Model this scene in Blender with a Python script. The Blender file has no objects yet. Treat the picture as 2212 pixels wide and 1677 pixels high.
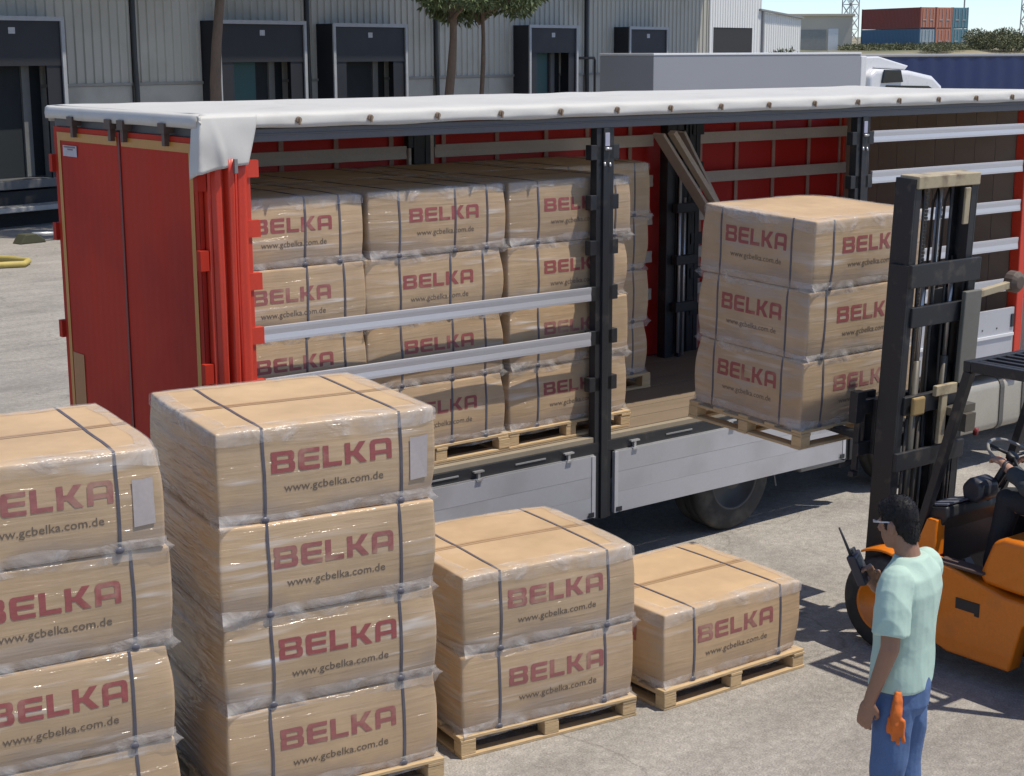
import bpy, bmesh, math, random
from mathutils import Vector, Matrix, Quaternion, noise as mnoise
R = math.radians
rnd = random.Random(7)
SC = bpy.context.scene
COL = SC.collection

# ---------------------------------------------------------------- camera, sky, sun, exposure
cam_d = bpy.data.cameras.new('camera')
cam = bpy.data.objects.new('camera', cam_d)
COL.objects.link(cam)
cam_d.sensor_width = 36.0
cam_d.lens = 36.0 * 3473.0 / 2212.0
cam_d.clip_start = 0.1
cam_d.clip_end = 3000.0
yaw, pitch, roll = 0.668475, 0.206593, -0.002957
fwd = Vector((math.sin(yaw) * math.cos(pitch), math.cos(yaw) * math.cos(pitch), -math.sin(pitch)))
right = Vector((math.cos(yaw), -math.sin(yaw), 0.0))
up = right.cross(fwd)
r2 = right * math.cos(roll) + up * math.sin(roll)
u2 = up * math.cos(roll) - right * math.sin(roll)
mw = Matrix((r2, u2, -fwd)).transposed().to_4x4()
mw.translation = Vector((-5.238, -10.012, 4.418))
cam.matrix_world = mw
SC.camera = cam

SUN_FROM = Vector((0.30, -0.315, 1.0)).normalized()
wd = bpy.data.worlds.new('World')
SC.world = wd
wd.use_nodes = True
wn = wd.node_tree.nodes
bg = wn['Background']
sky = wn.new('ShaderNodeTexSky')
sky.sky_type = 'NISHITA'
sky.sun_disc = False
sky.sun_elevation = math.asin(SUN_FROM.z)
sky.sun_rotation = math.atan2(SUN_FROM.x, SUN_FROM.y)
sky.altitude = 100.0
sky.air_density = 0.6
sky.dust_density = 0.3
sky.ozone_density = 1.0
tint = wn.new('ShaderNodeVectorMath'); tint.operation = 'MULTIPLY'
tint.inputs[1].default_value = (0.97, 0.985, 1.03)
wd.node_tree.links.new(sky.outputs[0], tint.inputs[0])
wd.node_tree.links.new(tint.outputs[0], bg.inputs[0])
bg.inputs[1].default_value = 0.135
sun_d = bpy.data.lights.new('sun', 'SUN')
sun_d.energy = 3.5
sun_d.angle = R(0.6)
sun_d.color = (1.0, 0.93, 0.82)
sun = bpy.data.objects.new('sun', sun_d)
COL.objects.link(sun)
sun.location = (0, 0, 30)
sun.rotation_euler = (-SUN_FROM).to_track_quat('-Z', 'Y').to_euler()
SC.view_settings.view_transform = 'Standard'
SC.view_settings.look = 'None'
SC.view_settings.gamma = 1.0
SC.view_settings.exposure = 0.34
SC.cycles.max_bounces = 7
SC.cycles.diffuse_bounces = 3
SC.cycles.glossy_bounces = 3
SC.cycles.transparent_max_bounces = 12
SC.cycles.transmission_bounces = 4

# ---------------------------------------------------------------- helpers
def tag(o, label=None, cat=None, group=None, kind=None):
    if label: o['label'] = label
    if cat: o['category'] = cat
    if group: o['group'] = group
    if kind: o['kind'] = kind
    return o

def empty(name, loc, label=None, cat=None, group=None, rz=0.0, rx=0.0):
    o = bpy.data.objects.new(name, None)
    COL.objects.link(o)
    o.empty_display_size = 0.2
    o.location = loc
    o.rotation_euler = (rx, 0, rz)
    return tag(o, label, cat, group)

def ob(name, mesh, parent=None):
    o = bpy.data.objects.new(name, mesh)
    COL.objects.link(o)
    if parent is not None:
        o.parent = parent
    return o

class MB:
    """collects geometry for one mesh object"""
    def __init__(self, T=None):
        self.v = []; self.f = []; self.T = T
    def add(self, vs, fs):
        n = len(self.v)
        if self.T is not None:
            vs = [self.T @ Vector(p) for p in vs]
        self.v += [tuple(p) for p in vs]
        self.f += [tuple(i + n for i in f) for f in fs]
        return self
    def box(self, x0, x1, y0, y1, z0, z1):
        return self.add([(x0, y0, z0), (x1, y0, z0), (x1, y1, z0), (x0, y1, z0), (x0, y0, z1), (x1, y0, z1), (x1, y1, z1), (x0, y1, z1)],
                        [(0, 3, 2, 1), (4, 5, 6, 7), (0, 1, 5, 4), (1, 2, 6, 5), (2, 3, 7, 6), (3, 0, 4, 7)])
    def bar(self, a, b, w, t, upv=(0, 0, 1)):
        """rectangular bar from a to b, w along (dir x up), t along up"""
        a = Vector(a); b = Vector(b); d = (b - a).normalized()
        s = d.cross(Vector(upv))
        if s.length < 1e-4: s = d.cross(Vector((1, 0, 0)))
        s.normalize(); u = s.cross(d)
        s *= w / 2; u *= t / 2
        vs = [a - s - u, a + s - u, a + s + u, a - s + u, b - s - u, b + s - u, b + s + u, b - s + u]
        return self.add(vs, [(0, 1, 2, 3), (7, 6, 5, 4), (0, 4, 5, 1), (1, 5, 6, 2), (2, 6, 7, 3), (3, 7, 4, 0)])
    def prism(self, poly, axis, a, b):
        """polygon extruded along axis (0 x, 1 y, 2 z); poly coords are the two others in order"""
        def P(p, c):
            if axis == 0: return (c, p[0], p[1])
            if axis == 1: return (p[0], c, p[1])
            return (p[0], p[1], c)
        n = len(poly)
        vs = [P(p, a) for p in poly] + [P(p, b) for p in poly]
        fs = [tuple(range(n))[::-1], tuple(range(n, 2 * n))]
        for i in range(n):
            j = (i + 1) % n
            fs.append((i, j, n + j, n + i))
        return self.add(vs, fs)
    def loft(self, rings, cap=True, closed=True):
        n = len(rings[0]); vs = [p for r in rings for p in r]; fs = []
        m = n if closed else n - 1
        for k in range(len(rings) - 1):
            for i in range(m):
                j = (i + 1) % n
                fs.append((k * n + i, k * n + j, (k + 1) * n + j, (k + 1) * n + i))
        if cap and closed:
            fs.append(tuple(range(n))[::-1])
            fs.append(tuple(range((len(rings) - 1) * n, len(rings) * n)))
        return self.add(vs, fs)
    def tube(self, pts, rad, n=10, cap=True):
        pts = [Vector(p) for p in pts]
        rads = rad if isinstance(rad, (list, tuple)) else [rad] * len(pts)
        rings = []; prev = None
        for i, p in enumerate(pts):
            d = (pts[min(i + 1, len(pts) - 1)] - pts[max(i - 1, 0)]).normalized()
            if prev is None:
                ref = Vector((0, 0, 1)) if abs(d.z) < 0.9 else Vector((1, 0, 0))
                s = d.cross(ref).normalized()
            else:
                s = (prev - d * prev.dot(d)).normalized()
            prev = s; u = d.cross(s)
            rings.append([p + (s * math.cos(2 * math.pi * k / n) + u * math.sin(2 * math.pi * k / n)) * rads[i] for k in range(n)])
        return self.loft(rings, cap)
    def lathe(self, prof, axis, center, n=32, closed_prof=False):
        """profile list of (along axis, radius)"""
        c = Vector(center); rings = []
        for a, r in prof:
            ring = []
            for k in range(n):
                t = 2 * math.pi * k / n
                x, y = r * math.cos(t), r * math.sin(t)
                if axis == 0: p = (a, x, y)
                elif axis == 1: p = (y, a, x)
                else: p = (x, y, a)
                ring.append(c + Vector(p))
            rings.append(ring)
        if closed_prof: rings.append(rings[0])
        return self.loft(rings, cap=not closed_prof)
    def ellipsoid(self, c, r, nu=14, nv=10, rot=None):
        c = Vector(c); rings = []
        for i in range(nv + 1):
            t = math.pi * (0.02 + 0.96 * i / nv)
            ring = []
            for k in range(nu):
                a = 2 * math.pi * k / nu
                p = Vector((r[0] * math.sin(t) * math.cos(a), r[1] * math.sin(t) * math.sin(a), -r[2] * math.cos(t)))
                if rot is not None: p = rot @ p
                ring.append(c + p)
            rings.append(ring)
        return self.loft(rings)
    def mesh(self, name, mat=None, smooth=False, fix=True):
        me = bpy.data.meshes.new(name)
        me.from_pydata(self.v, [], self.f)
        if fix:
            b = bmesh.new(); b.from_mesh(me)
            bmesh.ops.recalc_face_normals(b, faces=b.faces)
            b.to_mesh(me); b.free()
        if mat is not None: me.materials.append(mat)
        if smooth:
            for p in me.polygons: p.use_smooth = True
        return me
    def build(self, name, mat, parent=None, bevel=0.0, smooth=False, seg=2, label=None, auto=False):
        o = ob(name, self.mesh(name, mat, smooth), parent)
        if bevel > 0:
            m = o.modifiers.new('bevel', 'BEVEL'); m.width = bevel; m.segments = seg; m.limit_method = 'ANGLE'; m.angle_limit = R(40)
        if auto:
            for p in o.data.polygons: p.use_smooth = True
            b = bmesh.new(); b.from_mesh(o.data)
            for e in b.edges:
                if len(e.link_faces) == 2 and e.calc_face_angle(0) > R(38): e.smooth = False
            b.to_mesh(o.data); b.free()
        if label: o['label'] = label
        return o

def copy_tree(o, parent=None):
    c = o.copy(); COL.objects.link(c); c.parent = parent
    for ch in list(o.children):
        copy_tree(ch, c)
    return c

def bake(o, parent=None):
    """apply an object's modifiers into a plain mesh"""
    dg = bpy.context.evaluated_depsgraph_get()
    me = bpy.data.meshes.new_from_object(o.evaluated_get(dg))
    o.modifiers.clear()
    o.data = me
    return o

# ---------------------------------------------------------------- materials
MATS = {}
def M(name, col, rough=0.6, metal=0.0, var=0.18, scale=3.0, fine=0.10, fscale=45.0, bump=0.0, bscale=60.0, coat=0.0,
      stretch=None, spec=0.5, dirt=None, dirt_scale=1.5, dirt_lo=0.55, dirt_hi=0.75, rvar=0.12, alpha=1.0):
    if name in MATS: return MATS[name]
    m = bpy.data.materials.new(name); m.use_nodes = True
    nt = m.node_tree; N = nt.nodes; L = nt.links
    b = N['Principled BSDF']
    tc = N.new('ShaderNodeTexCoord')
    oi = N.new('ShaderNodeObjectInfo')
    src = tc.outputs['Object']
    off = N.new('ShaderNodeVectorMath'); off.operation = 'ADD'
    mulr = N.new('ShaderNodeMath'); mulr.operation = 'MULTIPLY'; mulr.inputs[1].default_value = 37.0
    L.new(oi.outputs['Random'], mulr.inputs[0])
    L.new(src, off.inputs[0]); L.new(mulr.outputs[0], off.inputs[1])
    vec = off.outputs[0]
    if stretch:
        mp = N.new('ShaderNodeMapping'); mp.inputs['Scale'].default_value = stretch
        L.new(vec, mp.inputs[0]); vec2 = mp.outputs[0]
    else:
        vec2 = vec
    def nz(sc, det=4.0, v=vec2):
        n = N.new('ShaderNodeTexNoise'); n.inputs['Scale'].default_value = sc; n.inputs['Detail'].default_value = det
        L.new(v, n.inputs['Vector']); return n
    n1 = nz(scale); n2 = nz(fscale, 2.0)
    a1 = N.new('ShaderNodeMath'); a1.operation = 'MULTIPLY_ADD'; a1.inputs[1].default_value = var * 2; a1.inputs[2].default_value = 1 - var
    L.new(n1.outputs[0], a1.inputs[0])
    a2 = N.new('ShaderNodeMath'); a2.operation = 'MULTIPLY_ADD'; a2.inputs[1].default_value = fine * 2; a2.inputs[2].default_value = 1 - fine
    L.new(n2.outputs[0], a2.inputs[0])
    mm = N.new('ShaderNodeMath'); mm.operation = 'MULTIPLY'
    L.new(a1.outputs[0], mm.inputs[0]); L.new(a2.outputs[0], mm.inputs[1])
    vm = N.new('ShaderNodeVectorMath'); vm.operation = 'SCALE'; vm.inputs[0].default_value = col
    L.new(mm.outputs[0], vm.inputs['Scale'])
    cur = vm.outputs[0]
    if dirt:
        nd = nz(dirt_scale, 6.0, vec)
        cr = N.new('ShaderNodeMapRange'); cr.inputs[1].default_value = dirt_lo; cr.inputs[2].default_value = dirt_hi
        L.new(nd.outputs[0], cr.inputs[0])
        mx = N.new('ShaderNodeMix'); mx.data_type = 'RGBA'
        L.new(cr.outputs[0], mx.inputs['Factor']); L.new(cur, mx.inputs['A']); mx.inputs['B'].default_value = (*dirt, 1)
        cur = mx.outputs['Result']
    L.new(cur, b.inputs['Base Color'])
    ra = N.new('ShaderNodeMath'); ra.operation = 'MULTIPLY_ADD'; ra.inputs[1].default_value = rvar * 2; ra.inputs[2].default_value = rough - rvar
    L.new(n1.outputs[0], ra.inputs[0]); L.new(ra.outputs[0], b.inputs['Roughness'])
    b.inputs['Metallic'].default_value = metal
    b.inputs['Specular IOR Level'].default_value = spec
    b.inputs['Coat Weight'].default_value = coat
    if bump > 0:
        nb = nz(bscale, 5.0)
        bp = N.new('ShaderNodeBump'); bp.inputs['Strength'].default_value = 1.0; bp.inputs['Distance'].default_value = bump
        L.new(nb.outputs[0], bp.inputs['Height']); L.new(bp.outputs[0], b.inputs['Normal'])
    MATS[name] = m
    return m

def carton_mat(name, col, film):
    """brown corrugated board under stretch film: board colour, milky film streaks with painted white glints, glossy wrinkled coat"""
    m = bpy.data.materials.new(name); m.use_nodes = True
    nt = m.node_tree; N = nt.nodes; L = nt.links
    b = N['Principled BSDF']
    tc = N.new('ShaderNodeTexCoord'); oi = N.new('ShaderNodeObjectInfo'); ge = N.new('ShaderNodeNewGeometry')
    mulr = N.new('ShaderNodeMath'); mulr.operation = 'MULTIPLY'; mulr.inputs[1].default_value = 53.0
    L.new(oi.outputs['Random'], mulr.inputs[0])
    off = N.new('ShaderNodeVectorMath'); off.operation = 'ADD'
    L.new(tc.outputs['Object'], off.inputs[0]); L.new(mulr.outputs[0], off.inputs[1])
    def nz(sc, det, stretch, dist=0.0, rot=None):
        mp = N.new('ShaderNodeMapping'); mp.inputs['Scale'].default_value = stretch
        if rot: mp.inputs['Rotation'].default_value = rot
        L.new(off.outputs[0], mp.inputs[0])
        n = N.new('ShaderNodeTexNoise'); n.inputs['Scale'].default_value = sc; n.inputs['Detail'].default_value = det
        n.inputs['Distortion'].default_value = dist
        L.new(mp.outputs[0], n.inputs['Vector']); return n.outputs[0]
    def mr(s, a, c, lo=0.0, hi=1.0):
        n = N.new('ShaderNodeMapRange'); n.inputs[1].default_value = a; n.inputs[2].default_value = c
        n.inputs[3].default_value = lo; n.inputs[4].default_value = hi
        L.new(s, n.inputs[0]); return n.outputs[0]
    def mul(a, c):
        n = N.new('ShaderNodeMath'); n.operation = 'MULTIPLY'
        for i, s in enumerate((a, c)):
            if isinstance(s, (int, float)): n.inputs[i].default_value = s
            else: L.new(s, n.inputs[i])
        return n.outputs[0]
    board = mul(mul(mr(nz(2.2, 4, (1, 1, 1)), 0.25, 0.75, 0.86, 1.12), mr(nz(9.0, 5, (1, 1, 1)), 0.2, 0.8, 0.93, 1.06)), mr(oi.outputs['Random'], 0, 1, 0.9, 1.08))
    vm = N.new('ShaderNodeVectorMath'); vm.operation = 'SCALE'; vm.inputs[0].default_value = col
    L.new(board, vm.inputs['Scale'])
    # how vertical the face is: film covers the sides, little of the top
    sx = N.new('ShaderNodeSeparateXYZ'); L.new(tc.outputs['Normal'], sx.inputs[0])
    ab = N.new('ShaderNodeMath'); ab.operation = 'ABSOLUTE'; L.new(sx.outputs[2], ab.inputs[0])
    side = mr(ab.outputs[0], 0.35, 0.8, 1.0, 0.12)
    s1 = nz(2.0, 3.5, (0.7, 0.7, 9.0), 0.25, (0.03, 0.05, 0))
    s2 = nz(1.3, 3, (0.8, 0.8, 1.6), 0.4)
    glint_streak = mul(mr(s1, 0.55, 0.70), mr(s2, 0.42, 0.66))
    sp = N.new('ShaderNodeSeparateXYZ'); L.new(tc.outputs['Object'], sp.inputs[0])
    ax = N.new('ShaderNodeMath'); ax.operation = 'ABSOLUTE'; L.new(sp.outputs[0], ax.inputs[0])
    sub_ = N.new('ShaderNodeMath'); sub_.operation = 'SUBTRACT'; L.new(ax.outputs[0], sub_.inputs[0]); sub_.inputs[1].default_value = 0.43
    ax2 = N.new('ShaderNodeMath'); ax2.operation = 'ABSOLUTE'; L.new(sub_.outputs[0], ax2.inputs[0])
    pull = mr(ax2.outputs[0], 0.03, 0.22, 1.0, 0.30)      # painted white glints gather where straps pull the film
    fac = mul(mul(mul(glint_streak, side), pull), 0.95 * film)
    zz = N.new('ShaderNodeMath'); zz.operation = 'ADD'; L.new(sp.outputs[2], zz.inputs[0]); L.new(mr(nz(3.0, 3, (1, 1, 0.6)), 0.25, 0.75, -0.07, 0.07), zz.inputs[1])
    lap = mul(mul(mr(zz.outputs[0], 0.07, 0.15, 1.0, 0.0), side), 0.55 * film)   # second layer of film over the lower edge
    axn = N.new('ShaderNodeMath'); axn.operation = 'ABSOLUTE'; L.new(sx.outputs[0], axn.inputs[0])
    dg = mul(mul(mr(nz(2.4, 5, (1.0, 1.2, 6.0), 0.5, (0.85, 0, 0)), 0.47, 0.66), mr(axn.outputs[0], 0.6, 0.9)), 0.55 * film)
    haze = mul(mr(nz(1.1, 2, (1, 1, 0.8)), 0.25, 0.75, 0.0, 0.34), mul(side, film))  # film haze tint, darkened to deepen the side faces' shade against the tops
    mx = N.new('ShaderNodeMix'); mx.data_type = 'RGBA'; L.new(haze, mx.inputs['Factor'])
    L.new(vm.outputs[0], mx.inputs['A']); mx.inputs['B'].default_value = (0.34, 0.265, 0.195, 1)
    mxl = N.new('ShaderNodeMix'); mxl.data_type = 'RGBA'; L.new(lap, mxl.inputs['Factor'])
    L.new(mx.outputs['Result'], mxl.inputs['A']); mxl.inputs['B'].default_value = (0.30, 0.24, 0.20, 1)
    mxd = N.new('ShaderNodeMix'); mxd.data_type = 'RGBA'; L.new(dg, mxd.inputs['Factor'])
    L.new(mxl.outputs['Result'], mxd.inputs['A']); mxd.inputs['B'].default_value = (0.40, 0.36, 0.33, 1)
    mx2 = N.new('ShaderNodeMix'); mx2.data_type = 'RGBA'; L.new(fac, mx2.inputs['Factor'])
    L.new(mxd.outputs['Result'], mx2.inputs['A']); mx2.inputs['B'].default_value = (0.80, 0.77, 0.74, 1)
    L.new(mx2.outputs['Result'], b.inputs['Base Color'])
    b.inputs['Roughness'].default_value = 0.7
    b.inputs['Specular IOR Level'].default_value = 0.25
    L.new(mul(side, 0.6 * film), b.inputs['Coat Weight'])
    b.inputs['Coat Roughness'].default_value = 0.17
    hsum = N.new('ShaderNodeMath'); hsum.operation = 'ADD'
    L.new(s1, hsum.inputs[0]); L.new(mul(nz(3.0, 4, (1.2, 1.2, 5.0), 0.8), 0.6), hsum.inputs[1])
    bp = N.new('ShaderNodeBump'); bp.inputs['Strength'].default_value = 1.0; bp.inputs['Distance'].default_value = 0.04
    L.new(hsum.outputs[0], bp.inputs['Height']); L.new(bp.outputs[0], b.inputs['Coat Normal'])
    bp2 = N.new('ShaderNodeBump'); bp2.inputs['Strength'].default_value = 0.8; bp2.inputs['Distance'].default_value = 0.006
    L.new(s1, bp2.inputs['Height']); L.new(bp2.outputs[0], b.inputs['Normal'])
    return m

def film_mat():
    m = bpy.data.materials.new('stretch_film'); m.use_nodes = True
    nt = m.node_tree; N = nt.nodes; L = nt.links
    b = N['Principled BSDF']; out = N['Material Output']
    b.inputs['Base Color'].default_value = (0.74, 0.71, 0.68, 1)
    b.inputs['Roughness'].default_value = 0.22
    tr = N.new('ShaderNodeBsdfTransparent')
    mx = N.new('ShaderNodeMixShader')
    tc = N.new('ShaderNodeTexCoord')
    n = N.new('ShaderNodeTexNoise'); n.inputs['Scale'].default_value = 5.0; n.inputs['Detail'].default_value = 3.0; n.inputs['Distortion'].default_value = 0.8
    L.new(tc.outputs['Object'], n.inputs['Vector'])
    r = N.new('ShaderNodeMapRange'); r.inputs[1].default_value = 0.36; r.inputs[2].default_value = 0.72; r.inputs[3].default_value = 0.06; r.inputs[4].default_value = 0.46
    L.new(n.outputs[0], r.inputs[0]); L.new(r.outputs[0], mx.inputs[0])
    bp = N.new('ShaderNodeBump'); bp.inputs['Distance'].default_value = 0.05; L.new(n.outputs[0], bp.inputs['Height']); L.new(bp.outputs[0], b.inputs['Normal'])
    L.new(tr.outputs[0], mx.inputs[1]); L.new(b.outputs[0], mx.inputs[2]); L.new(mx.outputs[0], out.inputs[0])
    return m

def ground_mat():
    m = bpy.data.materials.new('worn_yard_concrete'); m.use_nodes = True
    nt = m.node_tree; N = nt.nodes; L = nt.links
    b = N['Principled BSDF']
    tc = N.new('ShaderNodeTexCoord')
    def nz(sc, det, dist=0.0, stretch=(1, 1, 1)):
        mp = N.new('ShaderNodeMapping'); mp.inputs['Scale'].default_value = stretch
        L.new(tc.outputs['Object'], mp.inputs[0])
        n = N.new('ShaderNodeTexNoise'); n.inputs['Scale'].default_value = sc; n.inputs['Detail'].default_value = det; n.inputs['Distortion'].default_value = dist
        L.new(mp.outputs[0], n.inputs['Vector']); return n.outputs[0]
    def mr(s, a, c, lo, hi):
        n = N.new('ShaderNodeMapRange'); n.inputs[1].default_value = a; n.inputs[2].default_value = c
        n.inputs[3].default_value = lo; n.inputs[4].default_value = hi; L.new(s, n.inputs[0]); return n.outputs[0]
    def mul(a, c):
        n = N.new('ShaderNodeMath'); n.operation = 'MULTIPLY'; L.new(a, n.inputs[0]); L.new(c, n.inputs[1]); return n.outputs[0]
    big = mr(nz(0.35, 5, 0.6), 0.3, 0.7, 0.82, 1.10)
    mid = mr(nz(1.6, 6, 0.3, (0.6, 1.5, 1)), 0.3, 0.7, 0.86, 1.10)
    sm = mr(nz(14.0, 5), 0.3, 0.7, 0.84, 1.14)
    grit = mr(nz(75.0, 2), 0.3, 0.7, 0.80, 1.18)
    vo = N.new('ShaderNodeTexVoronoi'); vo.inputs['Scale'].default_value = 26.0; L.new(tc.outputs['Object'], vo.inputs['Vector'])
    st = mr(vo.outputs['Distance'], 0.0, 0.5, 1.10, 0.92)
    v = mul(mul(mul(big, mid), mul(sm, grit)), st)
    vm = N.new('ShaderNodeVectorMath'); vm.operation = 'SCALE'; vm.inputs[0].default_value = (0.365, 0.337, 0.298); L.new(v, vm.inputs['Scale'])
    # oil and tyre stains
    sta = mr(nz(0.55, 7, 1.2, (1.0, 0.5, 1)), 0.58, 0.74, 0.0, 0.5)
    dn = N.new('ShaderNodeTexNoise'); dn.inputs['Scale'].default_value = 1.3; dn.inputs['Detail'].default_value = 5.0; L.new(tc.outputs['Object'], dn.inputs['Vector'])
    dv = N.new('ShaderNodeVectorMath'); dv.operation = 'MULTIPLY_ADD'; dv.inputs[1].default_value = (1.1, 1.1, 0); L.new(dn.outputs['Color'], dv.inputs[0]); L.new(tc.outputs['Object'], dv.inputs[2])
    cv = N.new('ShaderNodeTexVoronoi'); cv.feature = 'DISTANCE_TO_EDGE'; cv.inputs['Scale'].default_value = 0.33; L.new(dv.outputs[0], cv.inputs['Vector'])
    crack = mr(cv.outputs['Distance'], 0.0, 0.005, 0.74, 1.0)
    tyre_n = mr(nz(1.0, 4, 0.4, (0.12, 1.6, 1)), 0.55, 0.75, 1.0, 0.84)
    v = mul(mul(v, crack), tyre_n)
    L.new(v, vm.inputs['Scale'])
    mx = N.new('ShaderNodeMix'); mx.data_type = 'RGBA'; L.new(sta, mx.inputs['Factor']); L.new(vm.outputs[0], mx.inputs['A']); mx.inputs['B'].default_value = (0.16, 0.15, 0.14, 1)
    L.new(mx.outputs['Result'], b.inputs['Base Color'])
    b.inputs['Roughness'].default_value = 0.88
    b.inputs['Specular IOR Level'].default_value = 0.25
    bp = N.new('ShaderNodeBump'); bp.inputs['Distance'].default_value = 0.012; L.new(nz(55.0, 4), bp.inputs['Height']); L.new(bp.outputs[0], b.inputs['Normal'])
    return m

GROUND = ground_mat()
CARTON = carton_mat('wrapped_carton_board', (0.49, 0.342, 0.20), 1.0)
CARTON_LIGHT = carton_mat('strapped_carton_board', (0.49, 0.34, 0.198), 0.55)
FILM = film_mat()
PRINT_RED = M('red_carton_print', (0.31, 0.085, 0.08), 0.5, var=0.2, scale=9, fine=0.2, fscale=40, stretch=(1, 1, 5), dirt=(0.44, 0.27, 0.20), dirt_scale=5, dirt_lo=0.58, dirt_hi=0.78)
PRINT_RED2 = M('faded_red_print', (0.32, 0.115, 0.105), 0.5, var=0.25, scale=7, fine=0.2, fscale=40, stretch=(1, 1, 5), dirt=(0.42, 0.26, 0.19), dirt_scale=5, dirt_lo=0.5, dirt_hi=0.72)
PRINT_DK = M('dark_carton_print', (0.16, 0.12, 0.085), 0.6, var=0.2, scale=9)
STRAP = M('blue_grey_strap', (0.105, 0.10, 0.12), 0.42, var=0.35, scale=8)
TAPE = M('brown_packing_tape', (0.42, 0.275, 0.155), 0.35, var=0.1)
PAPER = M('white_paper_label', (0.44, 0.39, 0.37), 0.4, var=0.1, coat=0.4)
WOOD = M('pale_pallet_wood', (0.52, 0.37, 0.20), 0.75, var=0.22, scale=3, stretch=(1, 1, 6), fine=0.12, bump=0.004, bscale=14)
RED_DOOR = M('red_door_paint', (0.46, 0.036, 0.018), 0.6, var=0.14, scale=1.2, stretch=(3, 3, 0.4), spec=0.12, dirt=(0.28, 0.020, 0.015), dirt_scale=0.9, dirt_lo=0.45, dirt_hi=0.85)
RED_POST = M('bright_red_paint', (0.58, 0.045, 0.020), 0.42, var=0.12)
RED_TARP = M('red_curtain_tarp', (0.52, 0.024, 0.018), 0.45, var=0.12, scale=1.5)
WHITE_TARP = M('white_roof_tarp', (0.69, 0.68, 0.64), 0.55, var=0.05, scale=2, fine=0.03, dirt=(0.52, 0.50, 0.46), dirt_scale=2.2, dirt_lo=0.58, dirt_hi=0.9)
YELLOW_TAPE = M('yellow_reflective_tape', (0.46, 0.21, 0.03), 0.4, var=0.12)
ALU = M('aluminium_slat', (0.56, 0.56, 0.58), 0.38, metal=0.35, var=0.08, scale=2, stretch=(0.4, 4, 8), fine=0.06)
ALU_PANEL = M('aluminium_drop_panel', (0.47, 0.47, 0.49), 0.42, metal=0.25, var=0.10, scale=1.3, fine=0.05, dirt=(0.36, 0.35, 0.34), dirt_scale=1.8, dirt_lo=0.5, dirt_hi=0.85)
TAN_SLAT = M('shaded_tan_slat', (0.50, 0.43, 0.37), 0.6, var=0.15)  # tan tone of shaded aluminium put into the slat colour
BLACK_STEEL = M('black_painted_steel', (0.022, 0.023, 0.026), 0.5, var=0.3, dirt=(0.07, 0.06, 0.05), dirt_scale=6, dirt_lo=0.6, dirt_hi=0.8)
RAIL_GREY = M('grey_roof_rail', (0.10, 0.10, 0.105), 0.45, var=0.2)
DARK_GREY = M('dark_grey_steel', (0.06, 0.06, 0.065), 0.5, var=0.25)
ZINC = M('zinc_fitting', (0.55, 0.55, 0.55), 0.35, metal=0.6, var=0.15)
RUBBER = M('tyre_rubber', (0.03, 0.03, 0.03), 0.8, var=0.3, scale=5, dirt=(0.11, 0.10, 0.085), dirt_scale=4, dirt_lo=0.5, dirt_hi=0.75)
PLY = M('brown_plywood', (0.30, 0.235, 0.185), 0.65, var=0.2, scale=1.4, stretch=(1, 1, 4))
def translucent(mat, fac, col):
    nt = mat.node_tree; N = nt.nodes; L = nt.links
    t = N.new('ShaderNodeBsdfTranslucent'); t.inputs[0].default_value = (*col, 1)
    mx = N.new('ShaderNodeMixShader'); mx.inputs[0].default_value = fac
    L.new(N['Principled BSDF'].outputs[0], mx.inputs[1]); L.new(t.outputs[0], mx.inputs[2]); L.new(mx.outputs[0], N['Material Output'].inputs[0])
translucent(WHITE_TARP, 0.22, (0.75, 0.73, 0.68))
translucent(RED_TARP, 0.25, (0.6, 0.03, 0.02))
FLOORWOOD = M('worn_trailer_floor', (0.20, 0.15, 0.10), 0.7, var=0.25, scale=2.5, stretch=(0.4, 3, 1), bump=0.003, bscale=20)
WHITE_PAINT = M('white_vehicle_paint', (0.68, 0.68, 0.68), 0.3, var=0.04, fine=0.02, coat=0.4)
GLASS_DK = M('dark_window_glass', (0.02, 0.025, 0.03), 0.1, var=0.1, rvar=0.03)

# ---------------------------------------------------------------- ground
def grid_plane(name, x0, x1, y0, y1, nx, ny, zf, mat, smooth=True):
    vs = []; fs = []
    for j in range(ny + 1):
        for i in range(nx + 1):
            x = x0 + (x1 - x0) * i / nx; y = y0 + (y1 - y0) * j / ny
            vs.append((x, y, zf(x, y)))
    for j in range(ny):
        for i in range(nx):
            a = j * (nx + 1) + i
            fs.append((a, a + 1, a + nx + 2, a + nx + 1))
    mb = MB(); mb.add(vs, fs)
    return mb.build(name, mat, smooth=smooth)
g = grid_plane('ground', -900, 1500, -900, 1500, 2, 2, lambda x, y: 0.0, GROUND)
tag(g, 'pale worn concrete truck yard', None, kind='structure')
# ---------------------------------------------------------------- curtain-side trailer
LT = 9.62; WT = 2.5
trailer = empty('curtain_side_trailer', (0, 0, 0), 'red and white curtain-side trailer with its near side open for loading', 'trailer')

def fbm(x, y, z=0.0, sc=1.0):
    return mnoise.noise(Vector((x * sc, y * sc, z * sc)))

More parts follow.
